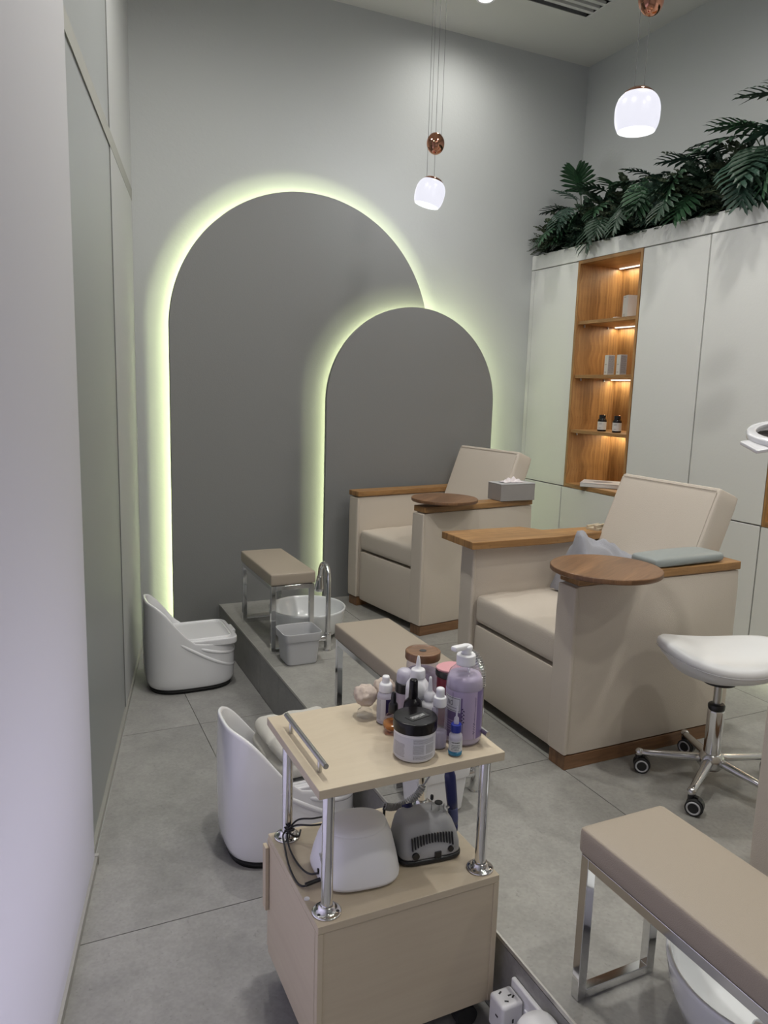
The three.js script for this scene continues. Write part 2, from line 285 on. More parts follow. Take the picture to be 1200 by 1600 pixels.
// ---------------------------------------------------------------- backlit arches
function archShape(cx, cy, r, y0) { const s = new THREE.Shape(); s.moveTo(cx - r, y0); s.lineTo(cx - r, cy); s.absarc(cx, cy, r, Math.PI, 0, true); s.lineTo(cx + r, y0); s.lineTo(cx - r, y0); return s; }
function archPanel(name, label, cx, cy, r, y0, zf, zr, zled, inset, rightFrom, zBack) {
  const t = thing(name, label, 'wall panel', [cx, y0, zf], 0);
  const L = (g) => g.translate(-cx, -y0, -zf);
  const face = new THREE.ExtrudeGeometry(archShape(cx, cy, r, y0), { depth: .008, bevelEnabled: false, curveSegments: 64 });
  obj('face', uvBox(L(face.translate(0, 0, zf - .008))), M.panel, t);
  const ring = archShape(cx, cy, r, y0), hole = archShape(cx, cy, r - .006, y0 + .006); ring.holes.push(hole);
  obj('rim', uvBox(L(new THREE.ExtrudeGeometry(ring, { depth: zf - .008 - zr, bevelEnabled: false, curveSegments: 64 }).translate(0, 0, zr))), M.panel, t);
  // the strip of light fixed inside
  const ri = r - inset, segs = [], N = 16, w = .012;
  segs.push([V(cx - ri, y0 + .03, 0), V(cx - ri, cy, 0)]);
  segs.push([V(cx + ri, rightFrom, 0), V(cx + ri, cy, 0)]);
  for (let k = 0; k < N; k++) { const a = Math.PI * k / N, b = Math.PI * (k + 1) / N; segs.push([V(cx + ri * Math.cos(a), cy + ri * Math.sin(a), 0), V(cx + ri * Math.cos(b), cy + ri * Math.sin(b), 0)]); }
  const strip = [];
  for (const [a, b] of segs) {
    const len = a.distanceTo(b), m = a.clone().add(b).multiplyScalar(.5), ang = Math.atan2(b.y - a.y, b.x - a.x);
    const g = box(len, w, .003); g.rotateZ(ang); g.translate(m.x - cx, m.y - y0, zled + .003 - zf); strip.push(g);
    const l = new THREE.RectAreaLight(LED_COLOR, ARCH_NITS, len, w); l.position.set(m.x, m.y, zled); l.rotation.z = ang; // faces -z, the wall
    scene.add(l);
  }
  obj('light_strip', strip, M.ledGlow, t);
  obj('spacer', [-.2, .16].map((x) => box6(x, x + .04, .25, cy - y0, zBack - zf + .0005, -.0085)), M.panel, t);
  return t;
}
archPanel('arch_panel', 'tall grey arched wall panel with greenish glow round its edge', 1.468, 1.752, .775, 0.0, -4.19, -4.225, -4.204, .05, 1.55, ZB);
archPanel('arch_panel', 'shorter grey arched wall panel in front, behind the far armchair', 2.124, 1.382, .566, PL, -4.11, -4.139, -4.122, .05, PL + .03, -4.19);

// ---------------------------------------------------------------- fitted cabinets along the right wall
const YD = .888, YT = 2.258, YTOP = 2.352, YK = .305;
{ const t = thing('wall_cabinet', 'long white fitted cabinet run with tall flush doors along the right wall', 'cabinet', [CX, PL, ZB]);
  const L = (g) => g.translate(-CX, -PL, -ZB), part = (n, g, m, p = t) => obj(n, L(uvBox(join([g]))), m, p);
  part('fascia', rbox6(CX, XR, YT + .003, YTOP, ZB + .002, -.2, .002), M.white);
  part('filler_strip', rbox6(CX, CX + .05, YK, YT - .0, ZB + .002, -4.243, .002), M.white);
  const seams = [-4.24, -3.806, null, -3.268, -2.812, -2.358, null, -1.85, -1.4, -.95, -.5, -.2];
  // tall doors
  const doors = [[-4.24, -3.803], [-3.262, -2.815], [-2.809, -2.362], [-1.85, -1.402], [-1.398, -.952], [-.948, -.502], [-.498, -.2]];
  for (const [a, b] of doors) part('door', rbox6(CX, CX + .02, YD + .003, YT - .003, a + .0015, b - .0015, .002), M.white);
  const low = [[-4.24, -3.824], [-3.82, -3.088], [-3.084, -2.366], [-2.362, -1.852], [-1.848, -1.402], [-1.398, -.952], [-.948, -.502], [-.498, -.2]];
  for (const [a, b] of low) part('lower_door', rbox6(CX, CX + .02, YK, YD - .003, a + .0015, b - .0015, .002), M.white);
  const boxes = [[ZB + .002, -3.808], [-3.262, -2.362], [-1.85, -.2]];
  for (const [a, b] of boxes) part('carcass', box6(CX + .021, XR - .002, YD, YT + .003, a, b), M.carcass);
  part('base', box6(CX + .021, XR - .002, YK, YD - .02, ZB + .002, -.2), M.carcass);
  part('toe_kick', box6(CX + .10, XR - .002, PL, YK, ZB + .002, -.2), M.carcass);
  part('light_strip', box6(CX + .04, CX + .055, YK - .006, YK - .0005, -4.2, -.25), M.ledGlow);
  for (let k = 0; k < 3; k++) { const z0 = -4.15 + k * 1.3, l = new THREE.RectAreaLight(lin(.95, 1, .72), KICK_NITS, 1.28, .016); l.position.set(CX + .0475, YK - .008, z0 + .65); l.rotation.set(-Math.PI / 2, 0, Math.PI / 2); scene.add(l); }
}
// open oak niches
function niche(z0, z1, label) {
  const t = thing('display_niche', label, 'shelf unit', [CX, YD, z0], 0);
  const L = (g) => g.translate(-CX, -YD, -z0), part = (n, g, m, grain = 'y') => obj(n, uvBox(L(g), grain, 1.7, rr(0, 1), rr(0, 1)), m, t);
  const xb = 3.385, w = .018;
  part('side_panel', box6(CX - .001, xb, YD + .0, YT, z0, z0 + w), M.oak); part('side_panel', box6(CX - .001, xb, YD, YT, z1 - w, z1), M.oak);
  part('back_panel', box6(xb, xb + .015, YD, YT, z0, z1), M.oak);
  part('top_panel', box6(CX - .001, xb, YT - w, YT + .001, z0 + w, z1 - w), M.oak, 'z');
  part('bottom_panel', box6(CX - .001, xb, YD, YD + .024, z0 + w, z1 - w), M.oak, 'z');
  for (const y of [1.885, 1.563, 1.228]) {
    part('shelf', rbox6(CX + .012, xb - .001, y, y + .02, z0 + w + .001, z1 - w - .001, .001, 1), M.oak, 'z');
    for (const x of [CX + .06, xb - .09]) for (const z of [z0 + w + .004, z1 - w - .004]) obj('shelf_pin', L(cyl(.005, .005, .014, x, y - .015, z, 10)), M.steel, t);
  }
  for (const y of [YT - w, 1.885, 1.563, 1.228]) {
    obj('light_strip', L(box6(xb - .042, xb - .030, y - .006, y - .0005, z0 + w + .01, z1 - w - .01)), M.ledWarm, t);
    const l = new THREE.RectAreaLight(lin(1, .89, .66), NICHE_NITS, z1 - z0 - .06, .012); l.position.set(xb - .036, y - .0075, (z0 + z1) / 2); l.rotation.set(-Math.PI / 2, 0, Math.PI / 2); scene.add(l);
  }
  return t;
}
niche(-3.802, -3.264, 'lit oak display niche with three shelves between white doors');
niche(-2.360, -1.852, 'oak display niche at the right edge of the view');

// things in the niche
function textLines(ctx, x, y, w, n, h, col = '#555') { ctx.fillStyle = col; for (let i = 0; i < n; i++) { let q = x; while (q < x + w * .95) { const l = 4 + ((i * 37 + q * 13) % 17); ctx.fillRect(q, y + i * h, Math.min(l, x + w - q), h * .45); q += l + 4; } } }
const faceA = canvasTex(128, 256, (c, w, h) => { c.fillStyle = '#d9d9d4'; c.fillRect(0, 0, w, h); c.fillStyle = '#333'; c.font = 'bold 15px sans-serif'; textLines(c, 22, 118, 62, 1, 12, '#333'); textLines(c, 22, 215, 62, 2, 11, '#777'); });
const faceB = canvasTex(128, 256, (c, w, h) => { c.fillStyle = '#a9a6a6'; c.fillRect(0, 0, w, h); textLines(c, 12, 14, 104, 18, 12.5, '#5f5c5f'); });
const faceMat = std(lin(.9, .9, .9), .55, { map: faceA }), sideMat = std(lin(.9, .9, .9), .55, { map: faceB });
function carton(label, pos, turn, w, h, d, printed, group) {
  const t = thing('product_carton', label, 'box', pos, turn, group);
  obj('carton', rbox(w, h, d, .001, 0, h / 2, 0, 1), M.paper, t);
  if (printed) { obj('front_print', new THREE.PlaneGeometry(d * .98, h * .98).rotateY(-Math.PI / 2).translate(-w / 2 - .0006, h / 2, 0), faceMat, t); obj('side_print', new THREE.PlaneGeometry(w * .98, h * .98).translate(0, h / 2, d / 2 + .0006), sideMat, t); }
  else { obj('front_print', new THREE.PlaneGeometry(d * .9, h * .98).rotateY(-Math.PI / 2).translate(-w / 2 - .0006, h / 2, 0), std(lin(.9, .9, .9), .55, { map: canvasTex(128, 256, (c, W, H) => { c.fillStyle = '#d8d8d2'; c.fillRect(0, 0, W, H); textLines(c, 26, 12, 50, 1, 12, '#555'); textLines(c, 26, 200, 60, 3, 12, '#888'); }) }), t); }
  return t;
}
carton('white carton alone on the top shelf of the oak niche', [3.20, 1.9055, -3.50], -.30, .058, .135, .062, false);
carton('left printed white carton on the second niche shelf', [3.13, 1.5835, -3.555], -.32, .04, .115, .05, true);
carton('right printed white carton on the second niche shelf, next to the first', [3.13, 1.5835, -3.452], -.32, .04, .115, .05, true);
carton('white printed carton nearly hidden at the right end of the second niche shelf', [3.20, 1.5835, -3.385], -.32, .04, .09, .045, true);
tag(obj('paper_slip', [rbox(.03, .012, .03, .002)], M.paper), 'small white slip beside the carton on the top niche shelf', 'paper').position.set(3.135, 1.9115, -3.53);
function pillBottle(label, pos) {
  const t = thing('supplement_bottle', label, 'bottle', pos, -.45);
  obj('body', lathe([[0, 0], [.024, 0], [.026, .003], [.026, .062], [.024, .07], [.018, .076], [.018, .082]], 28), M.blackGloss, t);
  obj('cap', lathe([[.0195, .08], [.0195, .096], [.0185, .098], [0, .098]], 28), M.black, t);
  obj('cap_top', lathe([[.0185, .0982], [.0175, .0995], [0, .0995]], 28), M.copper, t);
  obj('label', new THREE.CylinderGeometry(.0264, .0264, .048, 28, 1, true, -2.9, 4.4).translate(0, .034, 0), std(lin(.9, .9, .9), .6, { map: canvasTex(256, 96, (c, w, h) => { c.fillStyle = '#d2d3d1'; c.fillRect(0, 0, w, h); textLines(c, 110, 14, 40, 2, 12, '#777'); textLines(c, 110, 74, 36, 1, 10, '#444'); }) }), t);
}
pillBottle('left dark supplement bottle with white label on the third niche shelf', [3.14, 1.2485, -3.592]);
pillBottle('right dark supplement bottle with white label on the third niche shelf', [3.14, 1.2485, -3.462]);
{ const t = thing('magazine', 'white magazine lying on the floor of the oak niche', 'magazine', [3.175, .9125, -3.575], .75);
  obj('pages', rbox(.20, .022, .26, .002, 0, .0115, 0, 1), M.paper, t);
  obj('cover', rbox(.204, .002, .264, .0008, 0, .0238, 0, 1), std(lin(.9, .9, .9), .35, { map: canvasTex(128, 128, (c, w, h) => { c.fillStyle = '#c9ccd2'; c.fillRect(0, 0, w, h); c.fillStyle = '#8f96a2'; c.beginPath(); c.ellipse(70, 60, 34, 22, .6, 0, 7); c.fill(); c.fillStyle = '#4c5464'; c.fillRect(66, 20, 8, 70); }) }), t);
  obj('back_cover', rbox(.204, .001, .264, .0004, 0, .0006, 0, 1), M.darkgap, t); }

// ---------------------------------------------------------------- greenery on top of the cabinets
function bladeGeo(pts) { // pts: [length, halfwidth] along +x, folded slightly; returns triangles
  const pos = []; for (let i = 0; i < pts.length - 1; i++) { const [x0, w0, y0] = pts[i], [x1, w1, y1] = pts[i + 1];
    const q = (x, w, y, s) => [x, y + Math.abs(w) * .25, s * w];
    const A = q(x0, w0, y0, -1), B = [x0, y0, 0], C = q(x0, w0, y0, 1), D = q(x1, w1, y1, -1), E = [x1, y1, 0], F = q(x1, w1, y1, 1);
    pos.push(...A, ...B, ...E); if (w1 > 0) pos.push(...A, ...E, ...D); pos.push(...B, ...C, ...E); if (w1 > 0) pos.push(...C, ...F, ...E); }
  const g = new THREE.BufferGeometry(); g.setAttribute('position', new THREE.Float32BufferAttribute(pos, 3)); g.computeVertexNormals(); return g; }
function lobedLeaf(L, W, pairs, droop) { // deeply cut philodendron leaf along +x, base at origin
  const parts = [], y = (x) => .10 * L * Math.sin(x / L * 2) - droop * L * (x / L) ** 2;
  const mid = []; for (let i = 0; i <= 6; i++) { const x = L * i / 6; mid.push([x, Math.max(0, W * .12 * Math.sin(Math.PI * Math.min(1, (i + .8) / 6.8)) ), y(x)]); } mid[6][1] = 0; parts.push(bladeGeo(mid));
  for (let k = 0; k < pairs; k++) for (const s of [-1, 1]) { const f = (k + .4) / pairs, x = L * (.06 + .80 * f), len = W * (.62 + .5 * Math.sin(Math.PI * (f * .8 + .15))) * .62, a = 1.30 - .85 * f;
    const lb = bladeGeo([[0, len * .055, 0], [len * .35, len * .085, .01 * len], [len * .8, len * .085, -.05 * len], [len, 0, -.15 * len]]); lb.rotateY(-s * a); lb.translate(x, y(x), 0); parts.push(lb); }
  return mergeGeometries(parts.map((g) => { g.deleteAttribute('uv'); return g; })); }
function sprig(L, n, w, wid) { const parts = []; for (let k = 0; k < n; k++) { const f = k / (n - 1), x = L * (.12 + .85 * f), len = w * (1 - .55 * f) * rr(.8, 1.15);
    for (const s of [-1, 1]) { const b = bladeGeo([[0, wid * .3, 0], [len * .45, wid, .04 * len], [len, 0, -.12 * len]]); b.rotateX(rr(-.5, .5)); b.rotateY(-s * rr(.6, 1.0)); b.translate(x, -L * .35 * f * f, 0); parts.push(b); } }
  return mergeGeometries(parts); }
const leafKinds = [lobedLeaf(.19, .17, 7, .30), lobedLeaf(.23, .19, 8, .42), lobedLeaf(.15, .145, 6, .2)];
const sprigKinds = Array.from({ length: 6 }, (_, k) => k < 3 ? sprig(.15, 10, .045, .0085) : sprig(.12, 8, .052, .012));
const leafMats = [M.leafMid, M.leafDark, M.leafBlue];
const XG = 3.22;
function aimed(az, el, roll = 0) { return new THREE.Euler(roll, az, el, 'YZX'); }
function bush(z, wz, h, mat, label) {
  const t = thing('fern_bush', label, 'plant', [XG, YTOP + .001, z], 0, 'small leaved greenery on the cabinet top');
  const gs = [], n = 130; const m4 = new THREE.Matrix4(), q = new THREE.Quaternion(), e = new THREE.Euler();
  for (let k = 0; k < n; k++) { const g = sprigKinds[Math.floor(rnd() * 6)].clone(), a = rr(0, Math.PI * 2), el = rr(-.35, 1.15), ro = Math.sqrt(rnd());
    const px = Math.cos(a) * .12 * ro, pz = -Math.sin(a) * wz * ro, py = h * rr(.05, .8) * (1.15 - .6 * ro);
    q.setFromEuler(aimed(a + rr(-.5, .5), el)); m4.compose(V(px, Math.max(.03, py), pz), q, V(1, 1, 1).multiplyScalar(rr(.75, 1.2))); g.applyMatrix4(m4);
    // keep above the cabinet top and clear of the wall
    const P = g.attributes.position; for (let i = 0; i < P.count; i++) { let x = P.getX(i), y = P.getY(i); if (x > .17) x = .17 + (x - .17) * .1; if (x > -.165 && y < .004) y = .004 + rnd() * .004; if (y < .004) { x = Math.min(x, -.176); y = Math.max(y, -.012); } P.setX(i, Math.min(x, .185)); P.setY(i, y); const zz = P.getZ(i) + z; if (zz < ZB + .01) P.setZ(i, ZB + .01 - z + rnd() * .004); }
    g.computeVertexNormals(); gs.push(g); }
  const f = obj('foliage', mergeGeometries(gs), mat, t); f.userData.kind = 'stuff';
  for (let k = 0; k < 5; k++) obj('stem', tube([[rr(-.05, .05), .002, (k - 2) * .04], [rr(-.07, .07), h * .25, (k - 2) * .055], [rr(-.1, .1), h * .55, (k - 2) * .07]], .003, 6, 5), M.stem, t);
  return t;
}
{ const mats = [M.leafOlive, M.leafDark, M.leafDark, M.leafOlive, M.leafDark, M.leafBlue, M.leafOlive, M.leafDark];
  for (let k = 0; k < 16; k++) { const z = -4.14 + k * .175; const h = .25 + .12 * Math.min(1, k / 5) + rr(-.03, .05); bush(z, .13, h, mats[k % 8], k === 0 ? 'low olive fern tuft at the back wall end of the cabinet top' : `${['second', 'third', 'fourth', 'fifth', 'sixth', 'seventh', 'eighth', 'ninth', 'tenth', 'eleventh', 'twelfth', 'thirteenth', 'fourteenth', 'fifteenth', 'sixteenth'][k - 1]} dark fern bush from the back wall on the cabinet top`); } }
const W = Math.PI; // azimuth pi points to the room (-x); pi/2 points to -z
function philodendron(z, px, scale, leaves, label) {
  const t = thing('philodendron', label, 'plant', [XG + px, YTOP + .001, z], 0, 'large leaved greenery on the cabinet top');
  const stems = [];
  for (let k = 0; k < 2; k++) leaves.push([W * rr(.82, 1.2), k ? rr(.10, .16) : rr(.185, .22), [.13, .26][k], rr(-1.1, -.65), k % 2, rr(.8, .98)]);
  leaves.forEach(([az, reach, height, el, kind, s], i) => {
    const bx = Math.cos(az) * reach, bz = -Math.sin(az) * reach;
    const lf = obj('leaf', leafKinds[kind], leafMats[(i + kind) % 3], t); lf.position.set(bx, height, bz); lf.rotation.copy(aimed(az, el, rr(-.25, .25))); lf.scale.setScalar(s * scale);
    stems.push(tube([[0, .0, 0], [bx * .3, height * .75, bz * .3], [bx, height, bz]], .003, 8, 5));
  });
  for (const g of stems) obj('stem', g, M.stem, t);
  return t;
}
philodendron(-4.02, 0, 1.0, [[W, .06, .20, -.6, 0, 1], [W * .75, .05, .26, .1, 0, 1], [W * 1.2, .04, .34, .75, 1, 1], [W * 1.35, .10, .17, -.7, 1, .95], [W * .95, .11, .10, -.55, 2, 1], [W * .6, .04, .32, .6, 0, .9]], 'large leaved philodendron nearest the back wall on the cabinet top');
philodendron(-3.70, -.02, 1.0, [[W, .10, .16, -.95, 1, 1], [W * .85, .05, .30, .2, 0, 1], [W * 1.25, .05, .30, .1, 1, 1], [W * 1.1, .08, .23, -.5, 0, 1]], 'philodendron with a leaf hanging over the oak niche');
philodendron(-3.36, -.01, 1.0, [[W * 1.1, .08, .22, -.4, 1, 1.05], [W * .8, .06, .28, 0, 0, 1], [W * .95, .04, .30, .25, 0, .9], [W * 1.2, .10, .13, -.7, 2, 1]], 'philodendron right of the oak niche on the cabinet top');
philodendron(-3.00, -.01, 1.05, [[W * .9, .08, .25, -.35, 1, 1.05], [W * 1.2, .06, .29, .1, 1, .9], [W * .75, .05, .30, .2, 0, 1], [W, .11, .14, -.8, 0, 1]], 'philodendron in the middle of the cabinet top greenery');
philodendron(-2.66, -.02, 1.15, [[W * .85, .07, .33, -.1, 1, 1.1], [W * 1.1, .09, .24, -.5, 1, 1.1], [W * .7, .04, .36, .35, 1, .85], [W * 1.0, .05, .34, .1, 0, 1], [W * 1.2, .10, .15, -.8, 0, 1]], 'tall philodendron at the right edge of the cabinet top greenery');
philodendron(-2.38, -.02, 1.2, [[W * .75, .10, .42, .3, 1, .9], [W * .9, .08, .33, -.2, 1, 1], [W * 1.1, .09, .25, -.5, 0, 1.1], [W * .6, .06, .44, .5, 0, .9]], 'tallest philodendron, cut by the right edge of the photo');

// ---------------------------------------------------------------- pendant lamps
function pendant(label, at, R, ballY, ballDx, tilt, tiltDir) {
  const t = thing('pendant_lamp', label, 'pendant lamp', at);
  const H = R * 1.60, prof = []; const rTop = R * .66, rBot = R * .82;
  for (let i = 0; i <= 24; i++) { const f = i / 24, y = -H / 2 + H * f; const q = Math.abs(f < .48 ? (f - .48) / .70 : (f - .48) / .62), c = R * (1 - q ** 2.5) ** .4; prof.push([c, y]); }
  const head = new THREE.Group(); head.name = 'lamp_head'; t.add(head); head.rotation.set(0, 0, 0); head.rotateOnAxis(V(...tiltDir).normalize(), tilt);
  obj('shade', lathe(prof, 48), M.shadeGlow, head);
  obj('diffuser', lathe([[0, -H / 2 + .012], [rBot - .006, -H / 2 + .010], [rBot - .001, -H / 2]], 40), M.shadeInner, head);
  obj('cap', lathe([[rTop + .001, H / 2 - .003], [rTop * .99, H / 2 + .004], [rTop * .75, H / 2 + .014], [rTop * .3, H / 2 + .019], [0, H / 2 + .02]], 32), M.copper, head);
  const ball = obj('counterweight', new THREE.SphereGeometry(R * .62, 32, 24).scale(1, 1.12, .8), M.copper, t); ball.position.set(ballDx, ballY, 0);
  const ct = CEIL - at[1], capY = H / 2 + .012;
  obj('cable', [tube([[-R * .28, capY, 0], [-R * .27, ct, 0]], .0011, 2, 5), tube([[R * .27, capY - .004, 0], [R * .29, ct, 0]], .0011, 2, 5), tube([[ballDx - R * .35, ballY + R * .4, 0], [ballDx - R * .35, ct, 0]], .0009, 2, 5), tube([[ballDx + R * .42, ballY + R * .4, 0], [ballDx + R * .42, ct, 0]], .0009, 2, 5)], std(lin(.10, .10, .10), .5), t);
  obj('ceiling_rose', cyl(.05, .05, .025, .01, ct - .025, 0, 28), M.copper, t);
  const l = new THREE.PointLight(lin(.96, .97, 1), PENDANT_CD, 0, 2); l.position.set(...at); l.castShadow = true; l.shadow.radius = 3; scene.add(l);
  return t;
}
pendant('white globe pendant lamp hanging askew before the back wall, copper ball above', [1.93, 2.47, -3.64], .0775, .245, .022, .26, [.42, 0, -.9]);
pendant('larger looking white globe pendant lamp before the right wall and greenery', [1.985, 2.45, -2.21], .0775, .37, .022, 0, [1, 0, 0]);

// ---------------------------------------------------------------- armchairs
function armchair(label, pos, turn, o) {
  const t = thing('armchair', label, 'armchair', pos, turn, 'beige pedicure armchairs');
  const L = .755, Wd = .717, aw = .092, x0 = -L / 2, x1 = L / 2, z1 = Wd / 2, z0 = -Wd / 2;
  const wood = (n, g, p = t, grain = 'x', m = M.oak) => obj(n, uvBox(g, grain, 1.7, rr(0, 1), rr(0, 1)), m, p);
  for (const s of [1, -1]) {
    const za = s > 0 ? z1 - aw : z0;
    const arm = softBox(L, .593, aw, .016, { n: 10, side: .004 }); arm.translate(0, .05 + .593 / 2, za + aw / 2);
    const a = obj('arm', arm, M.leather, t);
    // padded front edge with its seam
    const fr = softBox(.022, .585, aw + .004, .011, { n: 8 }); fr.translate(x0 + .004, .05 + .593 / 2, za + aw / 2); obj('front_edge', fr, M.leather, a);
    wood('plinth', rbox6(x0 + .004, x1 - .004, 0, .049, za + .004, za + aw - .004, .002), t, 'x', M.walnut);
  }
  // near arm cap and swivel tray
  wood('arm_cap', rbox6(x0 + .006, x1 - .006, .644, .674, z1 - aw - .004, z1 + .002, .004), t, 'x');
  const tray = new THREE.CylinderGeometry(o.trayR, o.trayR, .018, 64); uvBox(tray, 'x', 1.7, .3, .1);
  const tr = obj('tray', lathe([[0, 0], [o.trayR - .003, 0], [o.trayR, .003], [o.trayR, .015], [o.trayR - .003, .018], [0, .018]], 64), M.walnut, t); tr.geometry = uvBox(tr.geometry.toNonIndexed(), 'x', 1.7, .37, .2);
  tr.position.set(o.tray[0], .692, o.tray[1]); tr.rotation.y = .5;
  obj('swivel', cyl(.035, .03, .020, o.tray[0] + (o.tray[0] < -.25 ? .03 : 0), .673, z1 - aw / 2, 24), M.steel, t);
  // far arm top
  if (o.wide) { const s = new THREE.Shape(); const za = z0 - .095, zb = z0 + aw + .05, zc = z0 - .002;
    s.moveTo(x0 - .04, za); s.lineTo(x0 + .345, za); s.lineTo(x0 + .40, zc); s.lineTo(x1 - .01, zc); s.lineTo(x1 - .01, z0 + aw + .004); s.lineTo(x0 + .34, zb); s.lineTo(x0 - .04, zb); s.closePath();
    const g = new THREE.ExtrudeGeometry(s, { depth: .024, bevelEnabled: true, bevelSize: .003, bevelThickness: .003, bevelSegments: 2 }); g.rotateX(Math.PI / 2); g.translate(0, .674, 0); wood('arm_board', g, t, 'x'); }
  else wood('arm_board', rbox6(x0 - .006, x1 - .006, .644, .674, z0 - .004, z0 + aw + .006, .004), t, 'x');
  // seat
  const sw = Wd - 2 * aw - .006;
  const fp = softBox(.10, .288, sw, .014, { n: 10, side: .006 }); fp.translate(x0 + .062, .040 + .144, 0); obj('front_panel', fp, M.leather, t);
  obj('seat_box', box6(x0 + .12, x1 - .12, .06, .33, -sw / 2, sw / 2), M.walnut, t);
  const cu = softBox(.58, .115, sw, .022, { n: 22, top: .014, wob: .0022, side: .003, ph: o.ph || 0 }); cu.translate(x0 + .012 + .29, .337 + .0575, 0); obj('seat_cushion', cu, M.leather, t);
  // backrest, leaning back
  const bk = softBox(.118, .60, sw - .008, .016, { n: 12, side: .004 }); const b = obj('backrest', bk, M.leather, t);
  const tl = .373; b.rotation.z = -tl; // top leans to +x
  // front top edge at local (x, y) = (.3465, .931)
  const fx = .3465, fy = .931; b.position.set(fx - Math.sin(tl) * .30 + Math.cos(tl) * .059, fy - Math.cos(tl) * .30 - Math.sin(tl) * .059, 0);
  const pipe = [[-.059, -.29], [-.059, .292]].map(([a, c]) => 0);
  const seamR = tube([[-.0585, -.28, sw / 2 - .016], [-.0585, .28, sw / 2 - .016]], .0013, 4, 6), seamT = tube([[-.0585, .286, -sw / 2 + .02], [-.0585, .286, sw / 2 - .02]], .0013, 4, 6), seamL = tube([[-.0585, -.28, -sw / 2 + .016], [-.0585, .28, -sw / 2 + .016]], .0013, 4, 6);
  obj('piping', [seamR, seamT, seamL], M.leather, b);
  obj('rear_panel', softBox(.06, .50, sw + .0, .012, { n: 8 }).translate(x1 - .04, .30, 0), M.leather, t);
  return t;
}
armchair('beige leather pedicure armchair in front, with a grey towel and a wide arm board', [1.960, PL, -2.2285], 0, { tray: [-.285, .383], trayR: .178, wide: true, ph: 1 });
armchair('beige leather pedicure armchair at the back, in front of the shorter arch', [2.092, PL, -3.690], .1484, { tray: [-.215, .315], trayR: .172, wide: false, ph: 2.4 });
armchair('beige leather armchair cut off at the right edge of the view', [2.0275, PL, -.8415], 0, { tray: [-.285, .383], trayR: .178, wide: false, ph: 4 });

// tissue box on the far chair, phone holder, towel and pad on the near chair
{ const t = thing('tissue_box', 'grey tissue box standing on the arm of the far armchair', 'tissue box', [2.385, PL + .675, -3.415], .02);
  const w = .225, h = .09, d = .125;
  obj('body', rbox(w, h, d, .003, 0, h / 2, 0, 2), M.tissueBox, t);
  obj('lid', rbox(w + .002, .004, d + .002, .0015, 0, h + .002, 0, 1), M.plasticPale, t);
  const pos = []; const g = new THREE.PlaneGeometry(.13, .07, 26, 14); g.rotateX(-Math.PI / 2); const P = g.attributes.position;
  for (let i = 0; i < P.count; i++) { const x = P.getX(i), z = P.getZ(i); P.setY(i, h + .006 + .028 * Math.max(0, 1 - (x / .07) ** 2) * Math.max(0, 1 - (z / .037) ** 2) * (.65 + .5 * Math.sin(x * 95 + z * 60) * Math.cos(z * 130 + x * 30))); }
  g.computeVertexNormals(); const ti = obj('tissue', g, std(lin(.78, .72, .74), .95, { side: THREE.DoubleSide }), t); ti.position.x = -.005;
  obj('foot', [-1, 1].map((s) => cyl(.005, .005, .0, s * .08, 0, .03, 8)).map(() => cyl(.006, .006, .002, .02, -.0015, .045, 10)), M.chrome, t); }
{ const t = thing('phone_holder', 'small pale wooden phone holder on the near armchair board', 'phone holder', [2.235, PL + .675, -2.535], .3);
  obj('base', uvBox(rbox6(-.045, .045, 0, .012, -.03, .03, .002), 'x', 2), M.birch, t); obj('rest', uvBox(rbox6(-.045, .045, .012, .026, .008, .022, .002), 'x', 2), M.birch, t);
  obj('stop', uvBox(rbox6(-.045, .045, .012, .02, -.028, -.018, .002), 'x', 2), M.birch, t); }
{ // towel tented over the cushion corner
  const NX = 34, NZ = 26, g = new THREE.PlaneGeometry(1, 1, NX, NZ), P = g.attributes.position;
  for (let i = 0; i < P.count; i++) { const u = P.getX(i) + .5, v = P.getY(i) + .5;
    const ridge = Math.max(0, 1 - Math.abs(u - .17) / .19) * .22; const slope = THREE.MathUtils.lerp(.225, .115, u);
    const across = Math.sin(Math.PI * Math.min(1, Math.max(0, v))) ** .55; let y = (u < .17 ? .225 * (u / .17) ** .45 : THREE.MathUtils.lerp(.225, .10, (u - .17) / .83)) * across;
    y += (.010 * Math.sin(u * 19 + v * 9) + .007 * Math.sin(v * 26 - u * 14) + .004 * Math.sin(u * 43 + v * 37)) * across;
    if (u > .97 || v < .02 || v > .98) y *= .55;
    P.setXYZ(i, (u < .17 ? -.150 + u / .17 * .028 : -.122 + (u - .17) * .40) + .008 * Math.sin(v * 7), Math.max(.002, y), -.12 + .24 * v + .012 * Math.sin(u * 11)); }
  g.computeVertexNormals(); const g2 = g.clone().translate(0, -.006, 0); const idx = g2.index.array; for (let i = 0; i < idx.length; i += 3) { const a = idx[i]; idx[i] = idx[i + 1]; idx[i + 1] = a; } g2.computeVertexNormals();
  const t = tag(obj('towel', join([uvBox(g), uvBox(g2)]), M.towel), 'crumpled grey plush towel heaped on the near armchair seat', 'towel'); t.material.side = THREE.DoubleSide; t.position.set(2.07, PL + .469, -2.285); t.rotation.y = -.12; t.scale.set(1.12, 1.12, 1.1); }
{ const g = softBox(.34, .034, .125, .016, { n: 14, top: .010, side: .004 }); g.translate(0, .017, 0); const t = tag(obj('arm_pad', g, M.padGrey), 'blue grey vinyl arm pad on the near armchair wooden arm', 'pad'); t.position.set(2.085, PL + .6755, -1.935); t.rotation.y = .03; }

